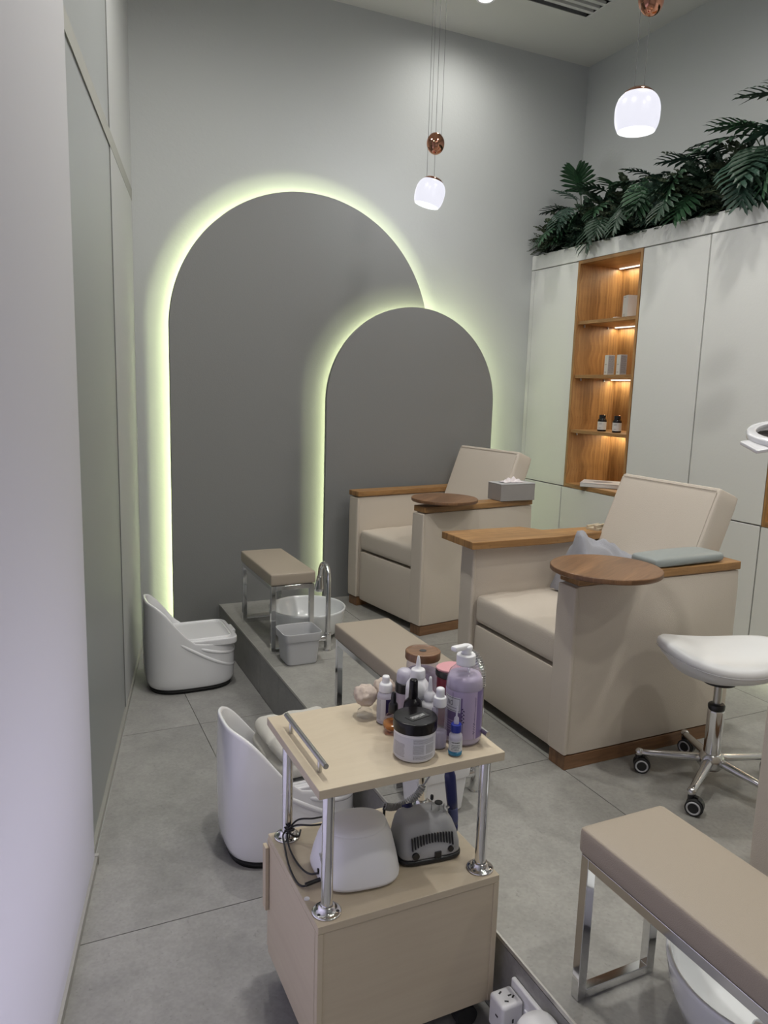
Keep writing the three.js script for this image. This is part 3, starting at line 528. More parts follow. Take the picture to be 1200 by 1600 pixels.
// ---------------------------------------------------------------- footrest benches
function bench(label, pos, turn = 0) {
  const t = thing('footrest_bench', label, 'bench', pos, turn, 'beige footrest benches on chrome frames');
  const w = .212, l = .54, hc = .329, q = .022;
  const g = softBox(w + .012, .058, l + .012, .010, { n: 14, top: .006 }); g.translate(0, hc + .002 + .029, 0); const c = obj('cushion', g, M.bench, t);
  const zz = l / 2 - .006, xx = w / 2 - .006, yy = hc + .054; obj('seam', [tube([[-xx - .008, yy - .001, -zz], [-xx - .008, yy - .001, zz]], .0016, 3, 5), tube([[xx + .008, yy - .001, -zz], [xx + .008, yy - .001, zz]], .0016, 3, 5)], M.benchSeam, c);
  for (const sz of [-1, 1]) {
    for (const sx of [-1, 1]) obj('leg', rbox6(sx * (w / 2 - q / 2) - q / 2, sx * (w / 2 - q / 2) + q / 2, 0, hc, sz * (l / 2 - q / 2) - q / 2, sz * (l / 2 - q / 2) + q / 2, .0015, 1), M.chrome, t);
    obj('foot_bar', rbox6(-w / 2 + q, w / 2 - q, 0, q, sz * (l / 2 - q / 2) - q / 2, sz * (l / 2 - q / 2) + q / 2, .0015, 1), M.chrome, t);
    obj('end_rail', rbox6(-w / 2 + q, w / 2 - q, hc - q, hc, sz * (l / 2 - q / 2) - q / 2, sz * (l / 2 - q / 2) + q / 2, .0015, 1), M.chrome, t);
  }
  for (const sx of [-1, 1]) obj('side_rail', rbox6(sx * (w / 2 - q / 2) - q / 2, sx * (w / 2 - q / 2) + q / 2, hc - q, hc, -l / 2 + q, l / 2 - q, .0015, 1), M.chrome, t);
  return t;
}
bench('beige footrest bench on chrome legs beside the back wall, above the far basin', [1.095, PL, -3.565]);
bench('beige footrest bench behind the trolley bottles, before the near armchair', [1.11, PL, -2.243]);
bench('large looking beige footrest bench in the lower right foreground', [1.095, PL, -.825]);

// ---------------------------------------------------------------- basins and taps
const basinProf = [[0, .012], [.09, .012], [.13, .03], [.165, .075], [.183, .135], [.187, .146], [.192, .149], [.1965, .146], [.197, .138], [.188, .085], [.165, .03], [.135, .004], [.10, 0], [0, 0]].map(([r, y]) => [r, y]);
function basin(label, x, z) { const t = thing('foot_basin', label, 'basin', [x, PL, z], 0, 'white round foot basins'); obj('bowl', lathe(basinProf, 64), M.ceramic, t); obj('drain', lathe([[.022, .0125], [.022, .0145], [.018, .0155], [0, .0155]], 24), M.chrome, t); return t; }
basin('white round foot basin under the bench by the back wall', 1.25, -3.53);
basin('white round foot basin mostly hidden behind the trolley bottles', 1.245, -2.215);
basin('white round foot basin under the foreground bench', 1.285, -.86);
function tap(label, x, z, h, spring) {
  const t = thing('basin_tap', label, 'tap', [x, PL, z], 0, 'chrome gooseneck taps'); const r = .0125;
  obj('foot', lathe([[0, 0], [.022, 0], [.022, .004], [.018, .008], [.017, .075], [.0185, .08], [.0185, .088], [r, .092], [0, .092]], 28), M.chrome, t);
  const R = .055, top = h - R - r; const pts = [[0, .085, 0], [0, top * .6, 0], [0, top, 0]]; for (let k = 1; k <= 7; k++) { const a = Math.PI * k / 8; pts.push([0, top + R * Math.sin(a), -R + R * Math.cos(a)]); } pts.push([0, top - .02, -2 * R - .006]);
  const neck = obj('neck', tube(pts, r, 60, 16), M.chrome, t);
  if (spring) { const c = []; const N = 30, curve = new THREE.CatmullRomCurve3(pts.map((p) => V(...p))); for (let i = 0; i < N; i++) { const f = .55 + .42 * i / N, p = curve.getPointAt(f), d = curve.getTangentAt(f); const tor = new THREE.TorusGeometry(r + .002, .0028, 6, 18); tor.applyQuaternion(new THREE.Quaternion().setFromUnitVectors(V(0, 0, 1), d)); tor.translate(p.x, p.y, p.z); c.push(tor); } obj('coil', c, M.chrome, neck); }
  const head = obj('spray_head', lathe([[0, -.075], [.021, -.075], [.024, -.07], [.024, -.06], [.019, -.035], [.0145, 0], [.013, .008], [0, .008]], 28), M.chrome, t); head.position.set(0, top - .02, -2 * R - .007); head.rotation.x = .16;
  const lv = obj('lever', [new THREE.CylinderGeometry(.015, .015, .05, 24).rotateZ(Math.PI / 2).translate(-.04, .062, 0), new THREE.CylinderGeometry(.018, .018, .012, 24).rotateZ(Math.PI / 2).translate(-.068, .062, 0)], M.chrome, t);
  return t;
}
tap('chrome gooseneck tap beside the grey bin and far basin', 1.26, -3.262, .425, false);
tap('chrome gooseneck tap behind the lavender pump bottle', 1.243, -1.886, .445, true);
// small bins
function bin(label, x, z, mat) {
  const t = thing('waste_bin', label, 'bin', [x, PL, z], 0, 'small plastic bins');
  const R = (a, b, y) => superRing(a, b, y, 7, 40);
  obj('body', loft([R(.069, .064, 0), R(.073, .068, .006), R(.083, .076, .112), R(.084, .077, .113), R(.090, .082, .115), R(.093, .085, .150), R(.091, .083, .152), R(.0885, .0805, .150), R(.080, .073, .114), R(.070, .064, .012)], true, true), mat, t);
  return t;
}
bin('small grey plastic bin on the platform beside the far tap', 1.085, -3.180, M.plasticPale);
bin('pale plastic bin seen under the trolley top, behind the drill', 1.075, -1.865, M.plasticWhite);

// ---------------------------------------------------------------- saddle stool
{ const t = thing('saddle_stool', 'white saddle stool on a chrome star base with black castors', 'stool', [1.985, PL, -1.625], 0);
  // seat: saddle loft over a grid
  const NA = 64, rings = []; const sad = (x, z) => .028 * (x / .2) ** 2 - .016 * (z / .17) ** 2 - .008;
  const prof = [[.10, -.085], [.45, -.078], [.74, -.056], [.92, -.026], [1, .0], [.985, .015], [.93, .024], [.8, .028], [.55, .026], [.25, .023], [.05, .022]];
  for (const [f, y] of prof) rings.push(superRing(.2 * f, .168 * f, 0, 2.3, NA).map(([x, , z]) => { const k = y > -.03 ? 1 : .35; return [x, .452 + y + sad(x, z) * k, z]; }));
  const seat = obj('seat', loft(rings, true, true), M.whiteVinyl, t); seat.rotation.y = -.40;
  obj('seam', [tube(superRing(.2, .168, 0, 2.3, 48).map(([x, , z]) => [x * .992, .452 - .006 + sad(x, z) * .8, z]).concat([[.2 * .992, .452 - .006 + sad(.2, 0) * .8, 0]]), .0012, 90, 5)], M.plasticPale, seat);
  obj('under_plate', cyl(.05, .05, .02, 0, .352, 0, 24), M.black, t);
  obj('piston', cyl(.013, .013, .16, 0, .22, 0, 20), M.steel, t);
  obj('collar', lathe([[0, .262], [.0255, .262], [.0265, .266], [.0265, .276], [.022, .28], [.013, .281], [0, .281]], 28), M.black, t);
  obj('column', lathe([[.0265, .085], [.0265, .255], [.025, .262], [0, .262]], 32), M.chrome, t);
  obj('height_lever', [tube([[.03, .352, 0], [.10, .345, -.02], [.15, .335, -.03]], .005, 8, 8), softBox(.06, .012, .022, .005, { n: 6 }).rotateZ(-.18).translate(.155, .333, -.03)], M.black, t);
  obj('hub', lathe([[0, .055], [.03, .055], [.042, .07], [.042, .095], [.032, .108], [.0275, .112], [0, .112]], 32), M.chromeSoft, t);
  for (let k = 0; k < 5; k++) { const a = THREE.MathUtils.degToRad(8 + 72 * k), c = Math.cos(a), s = Math.sin(a);
    const ringsL = []; for (let i = 0; i <= 8; i++) { const f = i / 8, r = .03 + .19 * f, y = .088 - .020 * f, w = .017 - .005 * f, h = .013 - .003 * f; ringsL.push(Array.from({ length: 14 }, (_, j) => { const b = j / 14 * Math.PI * 2, u = Math.cos(b) * w, v = Math.sin(b) * h; return [r * c - u * s, y + v, r * s + u * c]; })); }
    const leg = obj('leg', [loft(ringsL), new THREE.SphereGeometry(.0145, 16, 12).translate(.222 * c, .068, .222 * s)], M.chromeSoft, t);
    const cs = new THREE.Group(); cs.name = 'castor'; t.add(cs); cs.position.set(.225 * c, 0, .225 * s); cs.rotation.y = [-.9, -.5, -1.0, -.7, -1.3][k];
    for (const q of [-1, 1]) { obj('wheel', new THREE.CylinderGeometry(.0255, .0255, .015, 28).rotateX(Math.PI / 2).translate(.012, .026, q * .0125), M.rubber, cs); obj('wheel_ring', [new THREE.TorusGeometry(.0185, .0028, 8, 28).translate(.012, .026, q * .0198)], M.plasticPale, cs); }
    obj('hood', [new THREE.CylinderGeometry(.0285, .0285, .022, 24, 1, false, 0, Math.PI * 1.05).rotateX(Math.PI / 2).rotateZ(-.5).translate(.012, .027, 0), cyl(.010, .010, .02, 0, .046, 0, 14)], M.black, cs);
  }
}

// ---------------------------------------------------------------- white technician seats
function techSeat(label, pos, turn) {
  const t = thing('technician_seat', label, 'low seat', pos, turn, 'white low technician seats');
  const a = .216, b = .17, n = 84, e = 3.1; const sm = (x) => { x = Math.max(0, Math.min(1, x)); return x * x * (3 - 2 * x); };
  const H = (x) => .238 + .205 * (1 - sm((x / a + 1.02) / 1.16));
  const base = superRing(a, b, 0, e, n), ring = (k, yf) => base.map(([x, , z]) => [x * k, yf(x), z * k]);
  const rings = [ring(.80, () => .020), ring(.90, () => .020), ring(.945, () => .028), ring(.972, () => .048)];
  for (let i = 0; i <= 8; i++) { const f = i / 8; rings.push(ring(.982 + .018 * Math.sin(f * 2.4) - .02 * f * f, (x) => .075 + (H(x) - .012 - .075) * f)); }
  rings.push(ring(.972, (x) => H(x) - .004), ring(.955, (x) => H(x)), ring(.930, (x) => H(x) - .001), ring(.905, (x) => H(x) - .010));
  for (let i = 1; i <= 5; i++) { const f = i / 5; rings.push(ring(.895 - .02 * f, (x) => (H(x) - .012) * (1 - f) + .215 * f)); }
  obj('shell', loft(rings, true, false), M.gloss, t);
  obj('plinth', loft([superRing(a * .90, b * .90, 0, e, 48), superRing(a * .91, b * .91, .0215, e, 48)]), M.rubber, t);
  // lid with a rim
  const s = new THREE.Shape(), X0 = -.085, X1 = .205, Z = .156, r = .05; s.moveTo(X0, -Z); s.lineTo(X1 - r, -Z); s.quadraticCurveTo(X1, -Z, X1, -Z + r); s.lineTo(X1, Z - r); s.quadraticCurveTo(X1, Z, X1 - r, Z); s.lineTo(X0, Z); s.closePath();
  const lid = new THREE.ExtrudeGeometry(s, { depth: .022, bevelEnabled: true, bevelSize: .006, bevelThickness: .006, bevelSegments: 3, curveSegments: 12 }); lid.rotateX(-Math.PI / 2); lid.translate(0, .228, 0); const l = obj('lid', lid, M.gloss, t);
  const rim = []; const P2 = (k) => { const q = []; const x0 = X0 + .0, x1 = X1 - .022, z = Z - .02, rd = .04; q.push([x0, -z], [x1 - rd, -z]); for (let i = 1; i < 6; i++) { const w = -Math.PI / 2 + i / 6 * Math.PI / 2; q.push([x1 - rd + rd * Math.cos(w), -z + rd + rd * Math.sin(w)]); } q.push([x1, -z + rd], [x1, z - rd]); for (let i = 1; i < 6; i++) { const w = i / 6 * Math.PI / 2; q.push([x1 - rd + rd * Math.cos(w), z - rd + rd * Math.sin(w)]); } q.push([x1 - rd, z], [x0, z]); return q; };
  obj('lid_rim', [tube(P2().map(([x, z]) => [x, .256, z]), .007, 70, 8)], M.gloss, l);
  obj('lid_tab', [rbox6(X1 - .002, X1 + .016, .238, .258, -.045, .045, .004)], M.gloss, l);
  // swept ridges on both flanks, joined round the front
  const edge = (ang) => { const c = Math.cos(ang), q = Math.sin(ang); return [a * Math.sign(c) * Math.abs(c) ** (2 / e), b * Math.sign(q) * Math.abs(q) ** (2 / e)]; };
  const kOf = (x, y) => { const f = Math.max(0, Math.min(1, (y - .075) / (H(x) - .087))); return .982 + .018 * Math.sin(f * 2.4) - .02 * f * f; };
  for (const [ya, yb, xs, pw] of [[.265, .100, -.10, 1.25], [.222, .172, .01, 1.5]]) { const pts = [], N = 60; const t0 = Math.acos(Math.max(-1, Math.min(1, Math.sign(xs) * Math.abs(xs / a) ** (e / 2)))); for (let i = 0; i <= N; i++) { const ang = -t0 + 2 * t0 * i / N, [x, z] = edge(ang); const f = Math.max(0, (1 - x / a) / (1 - xs / a)), y = yb + (ya - yb) * f ** pw, q9 = Math.max(0, Math.min(1, (f - .72) / .28)), k = kOf(x, y) - .030 - .05 * q9 * q9; pts.push([x * k, y, z * k]); } obj('ridge', tube(pts, .0098, 160, 10), M.gloss, t); }
  return t;
}
techSeat('white glossy low technician seat by the back wall with an empty lid', [.668, 0, -3.625], 0);
techSeat('white glossy low technician seat behind the trolley, carrying a beige cushion', [.708, 0, -2.19], 0);
{ const t = thing('seat_cushion', 'cream quilted cushion lying on the nearer white technician seat', 'cushion', [.768, .2665, -2.20], .06);
  const mk = (w, h, d, y, ph) => { const g = softBox(w, h, d, h * .46, { n: 26, top: .012, side: .006, wob: .003, ph }); const P = g.attributes.position; for (let i = 0; i < P.count; i++) { const x = P.getX(i), z = P.getZ(i); const k = Math.exp(-(((x + .03) / .018) ** 2)) + Math.exp(-(((z - .02) / .018) ** 2)); if (P.getY(i) > 0) P.setY(i, P.getY(i) - .014 * Math.min(1, k)); } g.computeVertexNormals(); return smoothUV(g).translate(0, y, 0); };
  function smoothUV(g) { const m = smooth(g); return uvNorm(m); }
  obj('lower_pad', mk(.255, .05, .285, .026, 1), M.cushion, t); obj('upper_pad', mk(.245, .055, .275, .077, 3), M.cushion, t); }

// ---------------------------------------------------------------- trolley
const TX0 = .481, TX1 = .915, TZ0 = -1.620, TZ1 = -1.270, TB = .080, TM = .397, TT = .700, TCX = (TX0 + TX1) / 2, TCZ = (TZ0 + TZ1) / 2;
{ const t = thing('salon_trolley', 'pale wood salon trolley with chrome posts in the foreground', 'trolley', [TCX, 0, TCZ]);
  const Lc = (g) => g.translate(-TCX, 0, -TCZ), wood = (n, g, grain = 'x', p = t) => obj(n, uvBox(Lc(g), grain, 1.5, rr(0, 1), rr(0, 1)), M.birch, p);
  wood('top_board', rbox6(TX0 - .006, TX1 - .012, TT - .020, TT, TZ0 + .006, TZ1 + .010, .0015, 1));
  wood('deck_board', rbox6(TX0, TX1, TM - .018, TM, TZ0, TZ1, .0015, 1));
  wood('side_panel', rbox6(TX0, TX0 + .016, TB, TM - .0185, TZ0 + .002, TZ1 - .018, .001, 1), 'z'); wood('side_panel', rbox6(TX1 - .016, TX1, TB, TM - .0185, TZ0 + .002, TZ1 - .018, .001, 1), 'z');
  wood('near_panel', rbox6(TX0 + .010, TX1 - .012, TB, TM - .0185, TZ1 - .014, TZ1 - .002, .001, 1));
  wood('corner_post', rbox6(TX0, TX0 + .012, TB, TM - .0185, TZ1 - .016, TZ1, .001, 1), 'y'); wood('corner_post', rbox6(TX1 - .014, TX1, TB, TM - .0185, TZ1 - .016, TZ1, .001, 1), 'y');
  wood('bottom_board', rbox6(TX0 + .016, TX1 - .016, TB, TB + .016, TZ0 + .002, TZ1 - .018, .001, 1));
  const dr = wood('door', rbox6(TX0 + .003, TX1 - .003, TB + .003, TM - .022, TZ0 - .017, TZ0 - .001, .0015, 1));
  wood('door_edge', rbox6(TX0 - .010, TX0 - .001, TB + .12, TM - .03, TZ0 - .012, TZ0 + .012, .001, 1), 'y');
  for (const [x, z] of [[.520, -1.592], [.514, -1.308], [.886, -1.308], [.886, -1.592]]) {
    obj('post', Lc(cyl(.0125, .0125, TT - .02 - TM, x, TM, z, 28)), M.chrome, t);
    const f = obj('flange', Lc(lathe([[0, TM], [.031, TM], [.031, TM + .003], [.028, TM + .005], [.0185, TM + .006], [.0175, TM + .016], [.013, TM + .017]], 32).translate(x, 0, z)), M.chrome, t);
    obj('screw', [0, 1, 2].map((k) => Lc(cyl(.0035, .0035, .0015, x + .0235 * Math.cos(k * 2.09 + .6), TM + .0045, z + .0235 * Math.sin(k * 2.09 + .6), 10))), M.darkgap, f);
  }
  for (const [x, z0, z1] of [[.502, -1.55, -1.295], [.880, -1.55, -1.295]]) {
    const hd = obj('handle', Lc(new THREE.CylinderGeometry(.0058, .0058, z1 - z0, 18).rotateX(Math.PI / 2).translate(x, TT + .028, (z0 + z1) / 2)), M.steel, t);
    obj('handle_stand', [Lc(cyl(.0048, .0048, .025, x, TT, z0 + .035, 14)), Lc(cyl(.0048, .0048, .025, x, TT, z1 - .035, 14))], M.steel, hd);
  }
  for (const [x, z] of [[.53, -1.58], [.53, -1.31], [.866, -1.31], [.866, -1.58]]) { const c = obj('castor', [Lc(cyl(.012, .012, .03, x, .05, z, 14)), Lc(rbox(.05, .006, .05, .002, x, .077, z, 1)), Lc(new THREE.CylinderGeometry(.0265, .0265, .03, 24).rotateX(Math.PI / 2).translate(x, .0265, z))], M.rubber, t); }
  obj('screw_cap', Lc(cyl(.006, .006, .002, TX0 + .008, TM, -1.36, 12)), M.plasticWhite, t);
}

// ---------------------------------------------------------------- on the trolley top
const TH = -.49;                              // labels face the room's entrance
const labelMat = (w, h, draw, rough = .45) => std(lin(.92, .92, .92), rough, { map: canvasTex(w, h, draw) });
const wrap = (r, h, y, arc, centre = TH) => new THREE.CylinderGeometry(r, r, h, 48, 1, true, centre - arc / 2, arc).translate(0, y + h / 2, 0);
const Y1 = TT + .0003;
{ const t = thing('cream_jar', 'white jar with black screw lid and small print at the front of the trolley', 'jar', [.714, Y1, -1.325], 0);
  obj('body', lathe([[0, 0], [.040, 0], [.0435, .003], [.0445, .008], [.0445, .062], [.043, .064], [0, .064]], 64), M.plasticWhite, t);
  const lid = obj('lid', lathe([[0, .062], [.0465, .062], [.047, .064], [.047, .084], [.0455, .087], [0, .0875]], 64), M.blackGloss, t);
  obj('lettering', new THREE.PlaneGeometry(.05, .025).rotateX(-Math.PI / 2).rotateY(.25).translate(.002, .0879, .006), std(lin(.92, .92, .92), .4, { map: canvasTex(256, 128, (c, w, h) => { c.fillStyle = '#060607'; c.fillRect(0, 0, w, h); c.fillStyle = '#e6e6e6'; c.translate(128, 70); c.rotate(Math.PI); c.font = '58px serif'; c.textAlign = 'center'; c.textBaseline = 'middle'; c.scale(1, 1.3); c.fillText('artistic', 0, 0); }) }), lid);
  obj('label', wrap(.0448, .050, .006, 3.6), labelMat(1024, 320, (c, w, h) => { c.fillStyle = '#cfcfd6'; c.fillRect(0, 0, w, h); c.fillStyle = '#d6d6dd'; c.fillRect(0, 0, w, h); const x0 = 190; textLines(c, x0, 100, 190, 16, 12, '#77777c'); c.fillStyle = '#9a9aa2'; c.fillRect(x0 - 22, 96, 10, 190); textLines(c, 500, 20, 330, 5, 14, '#6b6b73'); textLines(c, 500, 100, 150, 11, 12, '#66666c'); textLines(c, 675, 100, 150, 11, 12, '#66666c'); c.strokeStyle = '#999'; c.strokeRect(494, 94, 160, 140); textLines(c, 500, 252, 320, 4, 13, '#707076'); }), t); }
{ const t = thing('pump_bottle', 'large clear pump bottle with lavender label and white pump', 'bottle', [.846, Y1, -1.346], 0);
  const body = [[0, .002], [.038, .002], [.0405, .005], [.041, .010], [.041, .135], [.0395, .148], [.034, .162], [.024, .172], [.0165, .176], [.0165, .182]];
  obj('body', lathe(body, 56), M.clearTint, t);
  obj('lotion', lathe([[0, .004], [.038, .004], [.0395, .008], [.0395, .134], [.038, .146], [.0335, .156], [0, .157]], 48), M.lavenderLiquid, t);
  obj('label', wrap(.0413, .108, .018, 5.6), labelMat(1200, 480, (c, w, h) => {
    c.fillStyle = '#b3a3c0'; c.fillRect(0, 0, w, h); const cx = w / 2;
    c.fillStyle = '#75638f'; c.fillRect(cx - 360, 0, 330, h); c.fillStyle = '#b5a6c4'; c.fillRect(cx - 30, 0, 230, h); c.fillStyle = '#7c6c9c'; c.fillRect(cx + 150, 0, 160, h);
    c.fillStyle = '#b7a8c8'; c.fillRect(cx - 360, 0, 330, 60);
    c.fillStyle = '#dcdce0'; c.fillRect(cx - 300, 60, 250, 150); c.strokeStyle = '#4e4658'; c.lineWidth = 5; c.strokeRect(cx - 288, 72, 226, 126); c.fillStyle = '#3a3444'; c.font = '64px sans-serif'; c.fillText('NO', cx - 236, 146); textLines(c, cx - 250, 166, 150, 1, 16, '#77717f');
    c.fillStyle = '#3c2c58'; const sprigD = (x, y, s) => { for (let k = 0; k < 9; k++) { c.beginPath(); c.ellipse(x + (k % 2 ? 8 : -8) * s, y + k * 17 * s, 10 * s, 6 * s, k % 2 ? .6 : -.6, 0, 7); c.fill(); } c.fillRect(x - 2, y + 120 * s, 4, 120 * s); }; sprigD(cx - 20, 170, 1.1); sprigD(cx - 150, 20, .4);
    c.save(); c.translate(cx + 196, 450); c.rotate(-Math.PI / 2); c.restore(); sprigD(cx + 128, 60, .6); sprigD(cx + 122, 210, .5); c.fillStyle = '#3c2c58'; sprigD(cx + 118, 320, .75);
    textLines(c, cx + 225, 60, 115, 24, 15, '#a79ac2'); textLines(c, cx - 300, 300, 200, 5, 24, '#b3a4c6'); }, .35), t);
  obj('collar', lathe([[0, .176], [.0205, .176], [.021, .179], [.021, .197], [.0195, .200], [0, .200]], 32), M.plasticWhite, t);
  obj('pump', [lathe([[0, .199], [.0115, .199], [.0105, .206], [.0135, .212], [.0135, .217], [.011, .220], [0, .220]], 28), softBox(.052, .012, .017, .005, { n: 8 }).rotateZ(-.10).translate(-.022, .219, 0), ], M.plasticWhite, t).rotation.y = .38;
  obj('dip_tube', cyl(.003, .003, .165, .006, .008, .004, 8), M.plasticWhite, t); }
{ const t = thing('dropper_bottle', 'small clear bottle with blue cap, needle nozzle and blue liquid', 'bottle', [.795, Y1, -1.291], 0);
  obj('body', lathe([[0, .001], [.0135, .001], [.0145, .003], [.0145, .040], [.0135, .046], [.010, .051], [.0095, .055]], 36), M.frosty, t);
  obj('liquid', lathe([[0, .002], [.0140, .002], [.01475, .003], [.01475, .0115], [0, .0115]], 32), M.tealLiquid, t);
  obj('cap', lathe([[0, .0525], [.0112, .0525], [.0115, .054], [.0115, .068], [.0105, .070], [0, .070]], 28), M.blueCap, t);
  obj('nozzle', lathe([[.0055, .069], [.0050, .083], [.0022, .086], [.0017, .097], [.0008, .108], [0, .108]], 20), M.frosty, t);
  obj('label', wrap(.0147, .022, .0135, 2.9), labelMat(256, 128, (c, w, h) => { c.fillStyle = '#cfd2d2'; c.fillRect(0, 0, w, h); c.fillStyle = '#222'; textLines(c, 72, 12, 110, 1, 30, '#252525'); textLines(c, 72, 48, 110, 4, 20, '#555'); }), t); }
{ const t = thing('spray_bottle', 'slim clear empty spray bottle with white top next to the pump bottle', 'bottle', [.779, Y1, -1.336], 0);
  obj('body', lathe([[0, .001], [.0165, .001], [.0178, .004], [.0178, .080], [.0165, .088], [.0125, .094], [.012, .098]], 36), M.clearTint, t);
  obj('liquid', lathe([[0, .002], [.0165, .002], [.0172, .004], [.0172, .036], [0, .036]], 32), M.frosty, t);
  obj('collar', lathe([[0, .094], [.0142, .094], [.0146, .096], [.0140, .113], [.0125, .116], [0, .116]], 28), M.plasticWhite, t);
  obj('nozzle', lathe([[0, .115], [.0095, .115], [.0092, .130], [.0085, .134], [.005, .136], [0, .136]], 24), M.plasticWhite, t); }
{ const t = thing('squeeze_bottle', 'small white squeeze bottle with long pointed nozzle behind the slim spray bottle', 'bottle', [.782, Y1, -1.387], 0);
  obj('body', lathe([[0, .001], [.019, .001], [.020, .004], [.020, .072], [.018, .080], [.012, .086], [.0115, .09]], 32), M.plasticWhite, t);
  obj('nozzle', lathe([[.0135, .088], [.0135, .100], [.008, .106], [.0055, .110], [.0035, .132], [.0035, .137], [.002, .141], [0, .141]], 24), M.plasticWhite, t); }
{ const t = thing('squeeze_bottle', 'larger white squeeze bottle with pointed nozzle and printed side', 'bottle', [.772, Y1, -1.428], 0);
  obj('body', lathe([[0, .001], [.025, .001], [.0268, .004], [.0268, .100], [.025, .112], [.018, .122], [.0145, .126], [.0145, .130]], 40), M.plasticWhite, t);
  obj('cap', lathe([[0, .126], [.0165, .126], [.017, .128], [.0162, .143], [.014, .146], [.006, .149], [.0052, .158], [.004, .168], [.0022, .176], [0, .176]], 28), M.plasticWhite, t);
  obj('print', wrap(.02700, .06, .03, 1.1, TH + .5), labelMat(128, 128, (c, w, h) => { c.fillStyle = '#dadade'; c.fillRect(0, 0, w, h); textLines(c, 10, 10, 108, 8, 14, '#9a98b0'); }), t); }
{ const t = thing('polish_bottle', 'black glossy bulb shaped bottle with tall black cap behind the jar', 'bottle', [.746, Y1, -1.398], 0);
  obj('body', lathe([[0, .001], [.017, .001], [.019, .004], [.021, .05], [.0215, .07], [.0195, .083], [.012, .091], [.0105, .093]], 36), M.blackGloss, t);
  obj('cap', lathe([[0, .090], [.0102, .090], [.0105, .092], [.0095, .128], [.0092, .133], [.007, .136], [0, .1365]], 28), M.blackGloss, t); }
{ const t = thing('spray_bottle', 'white topped spray bottle with dark purple label beside the powder brush', 'bottle', [.722, Y1, -1.490], 0);
  obj('body', lathe([[0, .001], [.0175, .001], [.0192, .004], [.0192, .064], [.0175, .071], [.014, .076], [.0135, .079]], 36), M.frosty, t);
  obj('label', wrap(.0194, .052, .010, 3.3, TH), labelMat(384, 256, (c, w, h) => { c.fillStyle = '#d4d4da'; c.fillRect(0, 0, w, h); textLines(c, 50, 12, 84, 16, 15, '#66666e'); c.fillStyle = '#241c50'; c.fillRect(205, 0, 120, 190); c.fillStyle = '#9a94c4'; c.font = 'bold 44px serif'; c.save(); c.translate(262, 150); c.rotate(-1.57); c.fillText('V.A', 0, 18); c.restore(); }), t);
  obj('collar', lathe([[0, .076], [.0152, .076], [.0157, .078], [.0152, .092], [.012, .097], [0, .097]], 28), M.plasticWhite, t);
  obj('nozzle', lathe([[0, .096], [.0088, .096], [.0085, .110], [.0075, .113], [0, .114]], 24), M.plasticWhite, t); }
{ const t = thing('oil_bottle', 'round glass oil bottle with black dropper and amber oil', 'bottle', [.717, Y1, -1.437], 0);
  obj('body', lathe([[0, .001], [.015, .001], [.0205, .008], [.0225, .018], [.021, .030], [.015, .041], [.0085, .047], [.008, .050]], 36), M.clear, t);
  obj('oil', lathe([[0, .010], [.0195, .010], [.0222, .018], [.0216, .024], [0, .024]], 32), M.amber, t);
  obj('dropper', lathe([[0, .047], [.0105, .047], [.011, .049], [.0105, .066], [.009, .069], [.0062, .072], [.0062, .082], [.005, .092], [.003, .095], [0, .0955]], 28), M.black, t); }
function pouf(label, x, z, s, handle) {
  const t = thing('powder_brush', label, 'brush', [x, Y1, z], 0);
  const g = new THREE.IcosahedronGeometry(.028 * s, 5), P = g.attributes.position, nz = noise2(32, 77); for (let i = 0; i < P.count; i++) { const v = V().fromBufferAttribute(P, i), n = v.clone().normalize(); const k = 1 + .30 * (nz(n.x * 3 + 10, n.y * 3 + n.z * 2.5 + 10) - .5) + .22 * (nz(n.x * 8 + 3, n.y * 8 - n.z * 7 + 20) - .5) + .16 * (nz(n.x * 15 - n.z * 9, n.y * 15 + n.z * 12 + 5) - .5); v.multiplyScalar(k); v.y *= .82; P.setXYZ(i, v.x, v.y, v.z); }
  const m = smooth(g); obj('bristles', uvNorm(m).translate(0, .052 * (handle ? 1 : .9), 0), M.pouf, t);
  obj('handle', [lathe([[0, 0], [.019, 0], [.021, .003], [.0185, .014], [.011, .020], [.010, .028], [.013, .036], [0, .036]], 8)], M.clear, t);
}
pouf('fluffy beige powder brush with clear faceted handle on the far edge of the trolley', .691, -1.535, 1, true);
pouf('second fluffy beige powder brush half hidden behind the white topped spray bottle', .752, -1.560, .95, true);
{ const t = thing('clear_canister', 'small frosted canister with a black band beside the white squeeze bottle', 'container', [.764, Y1, -1.478], 0);
  obj('body', lathe([[0, .001], [.018, .001], [.019, .003], [.019, .075], [0, .075]], 32), M.lavenderLiquid, t);
  obj('band', lathe([[0, .074], [.0205, .074], [.021, .076], [.021, .096], [.0205, .098], [0, .098]], 32), M.black, t);
  obj('dome', lathe([[.0185, .098], [.0185, .116], [.0165, .124], [.010, .129], [0, .130]], 32), M.frosty, t); }
{ const t = thing('glass_jar', 'glass jar with round wooden lid at the back of the trolley', 'jar', [.833, Y1, -1.520], 0);
  obj('body', lathe([[0, .001], [.036, .001], [.0385, .004], [.0385, .118], [.037, .126], [.036, .132]], 48), M.clearTint, t);
  obj('contents', lathe([[0, .003], [.035, .003], [.0365, .006], [.0365, .10], [0, .10]], 40), M.lavenderLiquid, t);
  const lid = obj('lid', uvBox(lathe([[0, .131], [.0415, .131], [.0425, .133], [.0425, .149], [.041, .151], [.036, .1512], [.0355, .1495], [0, .1495]], 56).toNonIndexed(), 'x', 3), M.walnut, t);
  obj('hole_shade', cyl(.0085, .0085, .0012, 0, .1492, 0, 24), M.darkgap, lid); }  // flat dark disc, the shade of a recess put into colour; nothing is cut
